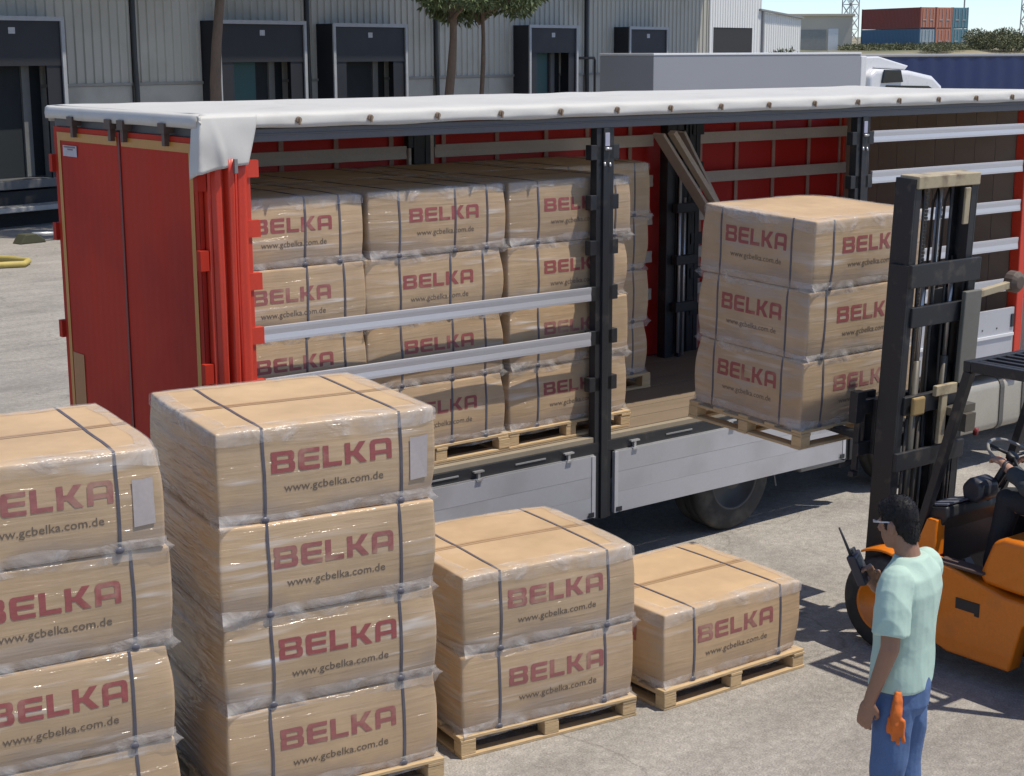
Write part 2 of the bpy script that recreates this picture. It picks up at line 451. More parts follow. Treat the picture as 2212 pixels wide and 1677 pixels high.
# roof tarpaulin: near fascia, top, far fascia in one sheet
def roof():
    NX = 150; rings = []
    prof = [(-0.045, 3.895), (-0.05, 3.93), (-0.045, 3.965), (-0.03, 3.99), (0.0, 4.0)]
    prof += [(0.12 + 2.26 * k / 14.0, 4.005) for k in range(15)]
    prof += [(2.5, 4.0), (2.53, 3.985), (2.545, 3.93), (2.54, 3.88)]
    for i in range(NX + 1):
        x = -0.05 + (LT + 0.06) * i / NX
        ring = []
        ph = (x - 0.71) / 0.604
        near_eye = math.exp(-((ph - round(ph)) / 0.16) ** 2)
        for j, (y, z) in enumerate(prof):
            if 4 < j < 20:
                u = (y - 0.12) / 2.26
                z += 0.012 * math.sin(math.pi * u) * math.cos(2 * math.pi * x / 1.2) + 0.010 * fbm(x, y * 0.5, 3, 2.0) - 0.02 * math.sin(math.pi * u)
            elif j < 4:
                y += 0.010 * fbm(x, z * 3, 1, 3.0) + (0.012 * near_eye if j in (1, 2) else 0) - 0.006
                if j == 0: z += 0.012 * fbm(x, 5, 2, 1.6)
            ring.append((x, y, z))
        rings.append(ring)
    mb = MB(); mb.loft(rings, cap=False, closed=False)
    # rear hem hanging over the header
    hem = []
    for k in range(30):
        y = -0.045 + 2.58 * k / 29
        hem.append([(-0.055, y, 4.0), (-0.075, y, 3.985), (-0.08 - 0.006 * fbm(y, 1, 4, 3), y, 3.945), (-0.075, y, 3.905 + 0.008 * fbm(y, 2, 7, 2))])
    mb.loft(hem, cap=False, closed=False)
    o = mb.build('roof_tarpaulin', WHITE_TARP, trailer, smooth=True)
    s = o.modifiers.new('thick', 'SOLIDIFY'); s.thickness = 0.006; s.offset = 1
    return o
rt = roof()
EYE = M('brass_eyelet', (0.26, 0.19, 0.13), 0.5, var=0.2)
em = MB().lathe([(-0.012, 0.006), (-0.012, 0.02), (0.006, 0.024), (0.012, 0.018)], 1, (0, 0, 0), 12).box(-0.006, 0.006, -0.022, -0.006, -0.035, 0.012).mesh('eyelet', EYE)
for k in range(15):
    e = ob('eyelet', em, rt); e.location = (0.71 + 0.604 * k, -0.062, 3.948)
# roof rails
MB().box(0.0, LT, -0.02, 0.06, 3.80, 3.892).box(0.0, LT, -0.028, -0.0205, 3.845, 3.858).build('roof_rail', RAIL_GREY, trailer, bevel=0.004)
MB().box(0.0, LT, 2.42, 2.52, 3.80, 3.872).build('roof_rail', RAIL_GREY, trailer, bevel=0.004)
bm_ = MB().box(-0.03, 0.03, 0.07, 2.41, 3.86, 3.91).mesh('roof_bow', DARK_GREY)
for k in range(8):
    o = ob('roof_bow', bm_, trailer); o.location = (0.65 + 1.2 * k, 0, 0)

# floor: planks and black side rails
pw = 2.36 / 8
pm = MB().box(0.06, 9.55, 0.0, pw - 0.006, 1.165, 1.2).mesh('floor_plank', FLOORWOOD)
for k in range(8):
    o = ob('floor_plank', pm, trailer); o.location = (0, 0.07 + pw * k, 0.001 * (k % 3))
MB().box(0.02, 9.6, 0.0, 0.066, 1.150, 1.196).build('floor_edge', M('worn_edge_strip', (0.30, 0.25, 0.18), 0.7), trailer, bevel=0.003)
MB().box(0.02, 9.6, -0.012, 0.05, 1.055, 1.149).build('side_rail', BLACK_STEEL, trailer, bevel=0.004)
MB().box(0.02, 9.6, 2.44, 2.50, 1.055, 1.196).build('side_rail', BLACK_STEEL, trailer, bevel=0.004)
for x in (4.6,):
    pass
slot = MB().box(-0.16, 0.16, -0.02, -0.0125, 1.096, 1.108).mesh('rail_slot', M('slot_edge', (0.28, 0.28, 0.28), 0.5))
for x in (0.75, 1.95, 2.85, 4.55, 5.9, 7.6, 8.7):
    o = ob('rail_slot', slot, trailer); o.location = (x, 0, 0)
hook = MB().box(-0.05, 0.05, -0.045, -0.013, 1.105, 1.118).box(-0.012, 0.012, -0.04, -0.013, 1.045, 1.105).box(-0.03, 0.03, -0.05, -0.02, 1.035, 1.052).mesh('panel_hinge', ZINC)
for x in (0.6, 1.4, 2.3, 3.25, 4.0, 5.2, 6.4):
    o = ob('panel_hinge', hook, trailer); o.location = (x, 0, 0)

# aluminium side boards hanging down from the floor edge (three boards to a panel)
def drop_panel(x0, x1):
    n = 3; z0 = 0.50; z1 = 1.042; h = (z1 - z0) / n
    p = MB().box(x0 + 0.01, x1 - 0.01, -0.030, -0.012, z1, z1 + 0.012).build('drop_panel', ZINC, trailer)
    em_ = MB().box(0, 0.04, -0.040, -0.004, z0, z1 - 0.0005).mesh('panel_end', ALU)
    for xx in (x0, x1 - 0.04):
        o = ob('panel_end', em_, p); o.location = (xx, 0, 0)
    bm2 = MB().box(x0 + 0.041, x1 - 0.041, -0.034, -0.010, 0.0008, h - 0.0008).mesh('panel_board', ALU_PANEL)
    for k in range(n):
        o = ob('panel_board', bm2, p); o.location = (0, 0.0008 * (k % 2), z0 + h * k)
    cm = MB().box(-0.03, 0.03, -0.048, -0.041, -0.02, 0.02).mesh('catch', BLACK_STEEL)
    for x in (x0 + 0.05, x1 - 0.05):
        o = ob('catch', cm, p); o.location = (x, 0, z0 + 0.03)
drop_panel(0.36, 3.545)
drop_panel(3.765, 6.80)

# near-side stanchions with slat pockets
def stanchion(x, y, flip=1, top=3.80, bot=0.47, mat=BLACK_STEEL):
    mb = MB().box(x - 0.095, x - 0.035, y - 0.01 * flip, y + 0.07 * flip, bot, top)
    mb.box(x - 0.0348, x + 0.0348, y - 0.03 * flip, y + 0.06 * flip, bot, top)
    mb.box(x + 0.035, x + 0.095, y - 0.01 * flip, y + 0.07 * flip, bot, top)
    p = mb.build('stanchion', mat, trailer, bevel=0.004)
    pk = MB().box(-0.155, 0.155, -0.018 if flip > 0 else -0.055, 0.055 if flip > 0 else 0.018, -0.062, 0.062).mesh('slat_pocket', mat)
    for z in (3.60, 3.19, 2.815, 2.43, 2.055, 1.655):
        o = ob('slat_pocket', pk, p); o.location = (x, y + 0.008 * flip, z)
        bv = o.modifiers.new('bevel', 'BEVEL'); bv.width = 0.006; bv.segments = 2
    return p
LILAC = M('pale_latch_plate', (0.40, 0.40, 0.50), 0.4)
for x in (3.65, 6.91):
    p = stanchion(x, 0.0)
    MB().box(x - 0.025, x + 0.025, -0.037, -0.0305, 3.65, 3.76).build('latch_plate', LILAC, p, bevel=0.004)
    MB().tube([(x - 0.03, -0.045, 3.63), (x + 0.03, -0.045, 3.63)], 0.012, 8).tube([(x - 0.03, -0.04, 3.49), (x - 0.028, -0.032, 3.52)], 0.01, 8).tube([(x + 0.03, -0.04, 3.485), (x + 0.028, -0.032, 3.515)], 0.01, 8).build('latch_bolt', ZINC, p, smooth=True)
for x in (3.48, 6.86, 7.02):
    p = stanchion(x, 2.43, -1, 3.80, 1.2)
# grey strips standing beside the far stanchion
MB().box(3.57, 3.61, 2.36, 2.41, 1.2, 3.8).box(3.33, 3.36, 2.37, 2.41, 1.2, 3.8).build('channel_strip', TAN_SLAT, trailer, bevel=0.003)
MB().box(6.50, 6.62, 2.22, 2.34, 1.2, 3.80).box(6.66, 6.69, 2.18, 2.24, 1.2, 3.3).box(6.76, 6.80, 2.26, 2.32, 1.3, 3.6).build('folded_post', BLACK_STEEL, trailer, bevel=0.004)
MB().tube([(6.64, 2.17, 1.25), (6.64, 2.17, 3.2)], 0.016, 8).tube([(6.73, 2.19, 1.22), (6.73, 2.19, 2.9)], 0.014, 8).build('lock_rod', ZINC, trailer, smooth=True)
for k, z in enumerate((1.7, 2.2, 2.75)):
    MB().box(6.56, 6.86, 2.12, 2.2, z, z + 0.10).build('post_clamp', BLACK_STEEL, trailer, bevel=0.006)

# slats: near bays
def slat(x0, x1, y, z0, z1, mat=ALU):
    mb = MB()
    mb.prism([(y - 0.014, z0), (y + 0.012, z0), (y + 0.012, z1), (y - 0.014, z1), (y - 0.014, z1 - 0.02), (y - 0.010, (z0 + z1) / 2), (y - 0.014, z0 + 0.02)], 0, x0, x1)
    return mb.build('slat', mat, trailer, bevel=0.002)
for z0, z1 in ((2.375, 2.490), (1.995, 2.110)):
    slat(0.38, 3.505, 0.0, z0, z1)
for z0, z1 in ((3.555, 3.665), (3.165, 3.285), (2.755, 2.875), (2.35, 2.475), (1.915, 2.05)):
    slat(7.06, 9.50, 0.0, z0, z1)
p = MB().box(7.06, 9.50, -0.016, 0.014, 1.45, 1.73).box(7.06, 9.50, -0.016, 0.014, 1.165, 1.446).build('closed_side_board', ALU_PANEL, trailer, bevel=0.003)
MB().box(7.06, 9.49, -0.034, -0.0165, 1.425, 1.46).build('board_lip', WHITE_PAINT, p, bevel=0.004)
MB().box(9.44, 9.49, -0.03, -0.017, 1.52, 1.66).build('board_latch', BLACK_STEEL, p, bevel=0.004)
for x in (7.9, 8.6, 8.95, 9.2):
    MB().lathe([(-0.022, 0.008), (-0.016, 0.012)], 1, (x, 0, 1.53), 10).build('rivet', DARK_GREY, p)
# far side: red curtain with slats and straps
def far_curtain():
    rings = []
    for i in range(120):
        x = 0.05 + 9.5 * i / 119
        rings.append([(x, 2.49 + 0.008 * math.sin(x * 5.2) + 0.006 * fbm(x, k * 0.7, 9, 1.3), 0.85 + (3.83 - 0.85) * k / 8) for k in range(9)])
    mb = MB().loft(rings, cap=False, closed=False)
    o = mb.build('far_curtain', RED_TARP, trailer, smooth=True)
    s = o.modifiers.new('thick', 'SOLIDIFY'); s.thickness = 0.004
far_curtain()
far_z = ((3.44, 3.56), (3.02, 3.14), (2.62, 2.74), (2.22, 2.34), (1.82, 1.94))
for x0, x1 in ((0.1, 3.32), (3.64, 6.45), (7.14, 9.53)):
    for z0, z1 in far_z:
        slat(x0, x1, 2.40, z0, z1, TAN_SLAT)
sm = MB().box(-0.024, 0.024, 2.462, 2.474, 1.2, 3.82).mesh('curtain_strap', M('pale_webbing', (0.42, 0.24, 0.19), 0.7))
for x in (0.85, 1.44, 2.03, 2.6, 3.2, 3.8, 4.44, 5.06, 5.6, 6.19, 7.22, 7.78, 8.37, 8.96, 9.5):
    o = ob('curtain_strap', sm, trailer); o.location = (x, 0, 0)
# front bulkhead and post
MB().box(9.56, 9.60, 0.10, 2.47, 1.15, 3.86).build('bulkhead', PLY, trailer)
for k in range(9):
    MB().box(9.545, 9.559, 0.12 + 0.26 * k, 0.12 + 0.26 * k + 0.252, 1.21, 3.84).build('bulkhead_board', PLY, trailer, bevel=0.002)
MB().box(9.51, 9.63, -0.03, 0.095, 0.95, 3.80).build('front_post', RED_POST, trailer, bevel=0.01)
MB().box(9.51, 9.63, 2.42, 2.53, 0.95, 3.80).build('front_post', RED_POST, trailer, bevel=0.01)

# slanting boards leaning inside
MB().bar((6.02, 1.86, 3.60), (6.80, 1.86, 2.70), 0.03, 0.16, (0, -1, 0)).build('leaning_board', TAN_SLAT, trailer, bevel=0.003)
MB().bar((6.10, 1.75, 3.62), (6.95, 1.75, 2.62), 0.05, 0.09, (0, -1, 0)).build('leaning_board', M('pale_leaning_board', (0.50, 0.42, 0.34), 0.6), trailer, bevel=0.003)
MB().bar((6.50, 2.05, 3.60), (7.18, 2.05, 2.62), 0.03, 0.15, (0, -1, 0)).build('leaning_board', TAN_SLAT, trailer, bevel=0.003)

# rear frame and doors
MB().box(-0.02, 0.08, 0.0, 2.5, 3.84, 3.93).build('rear_header', DARK_GREY, trailer, bevel=0.004)
MB().box(-0.02, 0.08, 0.0, 2.5, 0.92, 1.08).build('rear_sill', DARK_GREY, trailer, bevel=0.004)
def door(y0, y1):
    n = 46; rings = []
    for i in range(n + 1):
        y = y0 + (y1 - y0) * i / n
        rings.append([(-0.045 + (0.0007 * math.cos(2 * math.pi * (y - y0) / 0.104)), y, 1.0), (-0.045 + (0.0007 * math.cos(2 * math.pi * (y - y0) / 0.104)), y, 3.84)])
    mb = MB().loft(rings, cap=False, closed=False)
    mb.box(-0.040, -0.008, y0, y1, 1.0, 3.84)
    return mb.build('rear_door', RED_DOOR, trailer, auto=True)
d1 = door(1.268, 2.47)
d2 = door(0.045, 1.250)
MB().box(-0.0505, -0.0485, 1.30, 2.40, 3.735, 3.80).box(-0.0505, -0.0485, 2.345, 2.40, 1.05, 3.7345).build('reflective_stripe', YELLOW_TAPE, d1)
MB().box(-0.0505, -0.0485, 0.10, 1.22, 3.735, 3.80).box(-0.0505, -0.0485, 0.10, 0.155, 1.05, 3.7345).build('reflective_stripe', YELLOW_TAPE, d2)
MB().box(-0.0505, -0.0485, 2.12, 2.33, 1.02, 2.03).build('reflective_stripe', M('faded_orange_tape', (0.36, 0.15, 0.045), 0.45), d1)
MB().box(-0.053, -0.0507, 2.03, 2.29, 3.615, 3.70).build('sticker', M('pale_sticker', (0.44, 0.42, 0.46), 0.5, var=0.3, scale=12), d1)
MB().box(-0.0545, -0.0531, 2.05, 2.27, 3.682, 3.694).box(-0.0545, -0.0531, 2.10, 2.2, 3.664, 3.676).build('sticker_line', M('sticker_print', (0.18, 0.10, 0.12), 0.5), d1)
MB().box(-0.055, -0.043, 1.244, 1.276, 1.0, 3.84).build('door_seal', M('dark_red_seal', (0.13, 0.012, 0.012), 0.5), d2, bevel=0.003)
keep = MB().box(-0.10, -0.02, -0.05, 0.05, 3.86, 3.93).box(-0.085, -0.045, -0.022, 0.022, 3.77, 3.86).mesh('lock_keeper', M('rusty_keeper', (0.10, 0.065, 0.05), 0.6))
rod = MB().tube([(-0.075, 0, 1.05), (-0.075, 0, 3.8)], 0.013, 8).mesh('lock_bar', RED_DOOR, smooth=True)
for y, dd in ((2.03, d1), (1.345, d1), (1.13, d2), (0.46, d2)):
    o = ob('lock_keeper', keep, dd); o.location = (0, y, 0)
hg = MB().box(-0.075, -0.01, -0.03, 0.03, -0.07, 0.07).mesh('door_hinge', RED_DOOR)
for z in (1.4, 2.2, 3.0, 3.55):
    for y in (2.50, 0.02):
        o = ob('door_hinge', hg, trailer); o.location = (0, y, z)
MB().box(0.0, 0.10, 2.44, 2.52, 0.92, 3.84).build('rear_post', RED_POST, trailer, bevel=0.006)
# near rear post with red pockets
pp = MB().box(0.0, 0.07, -0.01, 0.10, 0.92, 3.84).box(0.25, 0.335, -0.012, 0.05, 0.95, 3.80).build('rear_post', RED_POST, trailer, bevel=0.006)
pk = MB().box(0.245, 0.395, -0.026, 0.03, -0.06, 0.06).mesh('slat_pocket', RED_POST)
for z in (3.62, 3.20, 2.825, 2.435, 2.055, 1.65):
    o = ob('slat_pocket', pk, pp); o.location = (0, 0, z)
# drawn-back curtain in vertical folds
def folds():
    base = [(0.025, -0.012), (0.05, -0.052), (0.085, -0.060), (0.098, -0.015), (0.112, -0.010), (0.124, -0.085), (0.160, -0.098), (0.168, -0.060), (0.176, -0.092), (0.188, -0.094), (0.196, -0.050), (0.205, -0.070), (0.255, -0.078), (0.285, -0.050)]
    pts = []
    for i in range(len(base) - 1):
        for k in range(4):
            t = k / 4; t = t * t * (3 - 2 * t)
            pts.append((base[i][0] + (base[i + 1][0] - base[i][0]) * k / 4, base[i][1] + (base[i + 1][1] - base[i][1]) * t))
    pts.append(base[-1])
    rings = []
    for k in range(31):
        z = 0.90 + (3.70 - 0.90) * k / 30
        rings.append([(x + 0.010 * fbm(i * 0.06, z, 2, 0.9), y + 0.014 * fbm(i * 0.08, z, 5, 1.1), z) for i, (x, y) in enumerate(pts)])
    o = MB().loft(rings, cap=False, closed=False).build('bunched_curtain', RED_POST, trailer, smooth=True)
    s = o.modifiers.new('thick', 'SOLIDIFY'); s.thickness = 0.004
folds()
# white tarpaulin flap folded round the corner
def flap():
    rings = []; n = 36
    for i in range(n + 1):
        t = i / n
        ring = []
        for k in range(17):
            s = k / 16.0
            z = 3.992 - s * (0.43 - 0.09 * t - 0.02 * math.sin(t * 3))
            lim = 0.46 - 0.10 * s ** 1.2
            L0 = 0.13
            d = t * (lim + L0)
            if d < L0:
                x, y = -0.088 - 0.012 * s, L0 - d - 0.09
                y = max(y, -0.088)
            else:
                x, y = -0.085 + (d - L0), -0.088
            cr = 0.006 * math.sin(7 * (t * 1.2 - s * 0.9)) * s * (1 - 0.3 * s) + 0.006 * fbm(t * 3, s * 2, 3, 1.2) - 0.03 * (1 - s) ** 3
            cr += 0.018 * math.exp(-((t - 0.62 + 0.25 * (1 - s)) / 0.05) ** 2) * s
            y -= cr if d >= L0 else 0
            x -= 0 if d >= L0 else cr
            ring.append((x, y, z))
        rings.append(ring)
    o = MB().loft(rings, cap=False, closed=False).build('tarpaulin_flap', WHITE_TARP, trailer, smooth=True)
    s = o.modifiers.new('thick', 'SOLIDIFY'); s.thickness = 0.005; s.offset = 1
    MB().box(0.155, 0.18, -0.125, -0.100, 3.60, 3.70).build('flap_strap', M('grey_strap', (0.2, 0.2, 0.2), 0.6), o, bevel=0.003)
flap()
# chassis, axles, wheels, mudguards
MB().box(0.3, 9.3, 0.75, 0.87, 0.72, 1.05).build('chassis_beam', DARK_GREY, trailer, bevel=0.005)
MB().box(0.3, 9.3, 1.63, 1.75, 0.72, 1.05).build('chassis_beam', DARK_GREY, trailer, bevel=0.005)
cmx = MB().box(-0.04, 0.04, 0.06, 2.43, 1.08, 1.164).mesh('cross_bearer', DARK_GREY)
for k in range(16):
    o = ob('cross_bearer', cmx, trailer); o.location = (0.35 + 0.6 * k, 0, 0)
tyre = MB().lathe([(0.0, 0.30), (0.0, 0.33), (0.015, 0.40), (0.02, 0.46), (0.045, 0.497), (0.09, 0.503), (0.10, 0.492), (0.11, 0.492), (0.12, 0.503), (0.19, 0.503), (0.20, 0.492), (0.21, 0.492), (0.22, 0.503), (0.29, 0.503), (0.335, 0.495), (0.36, 0.45), (0.375, 0.38), (0.375, 0.30), (0.30, 0.295), (0.1, 0.295)], 1, (0, 0, 0), 48, True).mesh('tyre', RUBBER)
RIM = M('dusty_steel_rim', (0.07, 0.067, 0.063), 0.5, metal=0.3, var=0.2)
rimm = MB().lathe([(0.02, 0.305), (0.0, 0.30), (0.005, 0.28), (0.06, 0.265), (0.13, 0.255), (0.145, 0.20), (0.12, 0.14), (0.10, 0.13), (0.04, 0.125), (0.02, 0.10), (0.018, 0.02)], 1, (0, 0, 0), 40).mesh('rim', RIM)
for p_ in tyre.polygons: p_.use_smooth = True
for p_ in rimm.polygons: p_.use_smooth = True
nutm = MB()
for k in range(10):
    a = 2 * math.pi * k / 10
    nutm.lathe([(0.095, 0.014), (0.12, 0.014)], 1, (0.165 * math.sin(a), 0.0, 0.165 * math.cos(a)), 6)
nutm = nutm.mesh('wheel_nuts', DARK_GREY)
holem = MB()
for k in range(8):
    a = 2 * math.pi * (k + 0.5) / 8
    holem.lathe([(0.118, 0.026), (0.138, 0.026)], 1, (0.214 * math.sin(a), 0.0, 0.214 * math.cos(a)), 10)
holem = holem.mesh('rim_holes', M('black_hole', (0.008, 0.008, 0.008), 0.9))
def wheel(x, y, side, parent, name='wheel'):
    """side 0: outer face towards -y, 1: towards +y; tyre mesh is the part, rim and nuts its sub-parts"""
    t = ob(name, tyre, parent)
    t.location = (x, y, 0.503)
    if side: t.rotation_euler = (0, 0, math.pi)
    ob('rim', rimm, t); ob('wheel_nuts', nutm, t); ob('rim_holes', holem, t)
    return t
for x in (5.40, 3.10, 1.79):
    wheel(x, 0.10, 0, trailer); wheel(x, 2.40, 1, trailer)
    MB().tube([(x, 0.25, 0.503), (x, 2.25, 0.503)], 0.065, 12).build('axle', DARK_GREY, trailer, smooth=True)
    MB().box(x - 0.09, x + 0.09, 0.68, 0.80, 0.42, 0.74).box(x - 0.09, x + 0.09, 1.70, 1.82, 0.42, 0.74).build('axle_hanger', DARK_GREY, trailer, bevel=0.01)
    mud = []
    for k in range(13):
        a = R(20 + 140 * k / 12)
        mud.append([(x + 0.58 * math.cos(a), yy, 0.503 + 0.58 * math.sin(a)) for yy in (0.08, 0.5)])
    o = MB().loft(mud, cap=False, closed=False).build('mudguard', BLACK_STEEL, trailer, smooth=True)
    sdm = o.modifiers.new('thick', 'SOLIDIFY'); sdm.thickness = 0.008
MB().box(-0.02, 0.06, 0.1, 2.4, 0.45, 0.56).box(0.0, 0.05, 0.72, 0.86, 0.5, 1.0).box(0.0, 0.05, 1.64, 1.78, 0.5, 1.0).build('underrun_bar', DARK_GREY, trailer, bevel=0.006)
MB().tube([(6.05, 0.3, 0.98), (6.07, 0.26, 0.55), (6.12, 0.24, 0.28)], 0.008, 6).build('dangling_strap', M('grey_strap', (0.2, 0.2, 0.2), 0.6), trailer)
MB().box(6.6, 7.3, 0.35, 0.95, 0.30, 0.72).build('spare_box', M('grey_tool_box', (0.30, 0.29, 0.27), 0.5), trailer, bevel=0.03)
for y in (0.62, 1.88):
    MB().box(7.45, 7.57, y - 0.06, y + 0.06, 0.25, 0.98).box(7.36, 7.66, y - 0.12, y + 0.12, 0.20, 0.25).build('landing_leg', DARK_GREY, trailer, bevel=0.005)
# ---------------------------------------------------------------- cartons, pallets
HX, HY, HC = 0.66, 0.575, 0.53

def curve_mesh(name, splines):
    cu = bpy.data.curves.new(name, 'CURVE'); cu.dimensions = '2D'; cu.fill_mode = 'BOTH'
    for pts in splines:
        s = cu.splines.new('POLY'); s.points.add(len(pts) - 1)
        for p, q in zip(s.points, pts): p.co = (q[0], q[1], 0, 1)
        s.use_cyclic_u = True
    o = bpy.data.objects.new(name, cu); COL.objects.link(o)
    dg = bpy.context.evaluated_depsgraph_get()
    me = bpy.data.meshes.new_from_object(o.evaluated_get(dg))
    out = ([tuple(v.co) for v in me.vertices], [tuple(p.vertices) for p in me.polygons])
    bpy.data.objects.remove(o); bpy.data.curves.remove(cu); bpy.data.meshes.remove(me)
    return out

def font_mesh(txt, bold=0.012):
    cu = bpy.data.curves.new('txt', 'FONT'); cu.body = txt; cu.size = 1.0; cu.offset = bold; cu.resolution_u = 2; cu.align_x = 'CENTER'
    o = bpy.data.objects.new('txt', cu); COL.objects.link(o)
    dg = bpy.context.evaluated_depsgraph_get()
    me = bpy.data.meshes.new_from_object(o.evaluated_get(dg))
    out = ([tuple(v.co) for v in me.vertices], [tuple(p.vertices) for p in me.polygons])
    bpy.data.objects.remove(o); bpy.data.curves.remove(cu); bpy.data.meshes.remove(me)
    return out

# the wide squared capitals on the cartons
LET = {
 'B': (1.22, [[(0, 0), (1.06, 0), (1.17, .05), (1.22, .16), (1.22, .36), (1.17, .47), (1.09, .51), (1.15, .56), (1.19, .65), (1.19, .84), (1.14, .95), (1.04, 1), (0, 1), (0, .80), (.0, .62), (.10, .55), (.0, .48)],
              [(.30, .60), (.30, .80), (.86, .80), (.90, .77), (.90, .64), (.86, .60)], [(.30, .20), (.30, .42), (.88, .42), (.92, .38), (.92, .24), (.88, .20)]]),
 'E': (1.10, [[(.16, 0), (1.10, 0), (1.10, .20), (.36, .20), (.31, .25), (.31, .41), (1.06, .41), (1.06, .60), (.31, .60), (.31, .75), (.36, .80), (1.10, .80), (1.10, 1), (.16, 1), (.05, .95), (0, .84), (0, .16), (.05, .05)]]),
 'L': (0.98, [[(0, 0), (.98, 0), (.98, .21), (.30, .21), (.30, 1), (0, 1)]]),
 'K': (1.18, [[(0, 0), (.30, 0), (.30, .38), (.46, .38), (.80, 0), (1.18, 0), (.73, .51), (1.14, 1), (.78, 1), (.46, .60), (.30, .60), (.30, 1), (0, 1)]]),
 'A': (1.18, [[(0, 0), (.28, 0), (.28, .26), (.90, .26), (.90, 0), (1.18, 0), (1.18, .80), (1.12, .94), (.98, 1), (.20, 1), (.06, .94), (0, .80)],
              [(.28, .46), (.28, .74), (.34, .80), (.84, .80), (.90, .74), (.90, .46)]]),
}
def brand():
    x = 0; vs = []; fs = []
    for ch in 'BELKA':
        w, sp = LET[ch]
        v, f = curve_mesh('ltr', sp)
        n = len(vs)
        vs += [(a + x, b) for a, b, c in v]; fs += [tuple(i + n for i in q) for q in f]
        x += w + 0.17
    W_ = x - 0.17
    return [((a - W_ / 2) / W_, b) for a, b in vs], fs
BR_V, BR_F = brand()
WEB_V, WEB_F = font_mesh('www.gcbelka.com.de', 0.004)
_wx = max(abs(v[0]) for v in WEB_V) * 2
WEB_V = [(a / _wx, b) for a, b, c in WEB_V]

class Shape:
    """the deformed outside of one carton"""
    def __init__(self, seed, bulge=0.014, crush=0.028):
        r = random.Random(seed)
        self.s = seed * 7.31
        self.b = [bulge * r.uniform(0.5, 1.5) for _ in range(4)]
        self.t = r.uniform(-0.004, 0.010)
        self.c = {(i, j, k): (r.uniform(0, crush), r.uniform(-0.3, 1.0) * crush) for i in (-1, 1) for j in (-1, 1) for k in (0, 1)}
    def __call__(self, p, out=0.0):
        x, y, z = p
        rr = 0.015
        ix = max(-HX + rr, min(HX - rr, x)); iy = max(-HY + rr, min(HY - rr, y)); iz = max(rr, min(HC - rr, z))
        d = Vector((x - ix, y - iy, z - iz))
        q = Vector((ix, iy, iz))
        n = d.normalized() if d.length > 1e-6 else Vector((0, 0, 0))
        q += n * (rr + out)
        u = x / HX; v = y / HY; w = (z - HC / 2) / (HC / 2)
        cu = max(0, 1 - u * u); cv = max(0, 1 - v * v); cw = max(0, 1 - w * w)
        if v < -0.9: q.y -= self.b[0] * cu * cw
        if v > 0.9: q.y += self.b[1] * cu * cw
        if u < -0.9: q.x -= self.b[2] * cv * cw
        if u > 0.9: q.x += self.b[3] * cv * cw
        if w > 0.9: q.z += self.t * cu * cv
        for (i, j, k), (a, bb) in self.c.items():
            dd = (x - i * HX) ** 2 + (y - j * HY) ** 2 + (z - k * HC) ** 2
            if dd < 0.16:
                e = math.exp(-dd / 0.018)
                q.x -= i * a * e; q.y -= j * a * e; q.z += (1 - 2 * k) * bb * e * 0.6
        nn = 0.0018
        q.x += nn * mnoise.noise(Vector((x * 4 + self.s, y * 4, z * 9)))
        q.y += nn * mnoise.noise(Vector((x * 4, y * 4 + self.s, z * 9)))
        if z > 0.1: q.z += nn * 0.8 * mnoise.noise(Vector((x * 3, y * 3, z * 4 + self.s)))
        return q

def gl(h, n):
    e = [0.0, 0.008, 0.02, 0.05, 0.10]
    inner = [0.10 + (2 * h - 0.20) * k / n for k in range(1, n)]
    a = e + inner + [2 * h - t for t in reversed(e)]
    return [t - h for t in a]

def carton_mesh(sh, mat):
    gx = gl(HX, 10); gy = gl(HY, 9); gz = [t + HC / 2 for t in gl(HC / 2, 6)]
    mb = MB(); idx = {}; vs = []; fs = []
    def vid(p):
        k = tuple(round(c, 5) for c in p)
        if k not in idx:
            idx[k] = len(vs); vs.append(sh(p))
        return idx[k]
    for a, b, f in ((gx, gz, lambda a, b: (a, -HY, b)), (gx, gz, lambda a, b: (a, HY, b)), (gy, gz, lambda a, b: (-HX, a, b)), (gy, gz, lambda a, b: (HX, a, b)), (gx, gy, lambda a, b: (a, b, 0)), (gx, gy, lambda a, b: (a, b, HC))):
        for i in range(len(a) - 1):
            for j in range(len(b) - 1):
                fs.append((vid(f(a[i], b[j])), vid(f(a[i + 1], b[j])), vid(f(a[i + 1], b[j + 1])), vid(f(a[i], b[j + 1]))))
    mb.add(vs, fs)
    return mb.mesh('carton', mat, True)

def face_decal(sh, V, F, face, cx, cz, w, h, off, name, mat, parent):
    vs = []
    for a, b in V:
        if face == 'front': p = sh((cx + a * w, -HY, cz + b * h)); p.y -= off
        elif face == 'left': p = sh((-HX, -(cx + a * w), cz + b * h)); p.x -= off
        elif face == 'right': p = sh((HX, (cx + a * w), cz + b * h)); p.x += off
        vs.append(p)
    mb = MB(); mb.add(vs, F)
    me = mb.mesh(name, mat, fix=False)
    # outward facing
    me.update()
    nrm = {'front': Vector((0, -1, 0)), 'left': Vector((-1, 0, 0)), 'right': Vector((1, 0, 0))}[face]
    if me.polygons[0].normal.dot(nrm) < 0: me.flip_normals()
    return ob(name, me, parent)

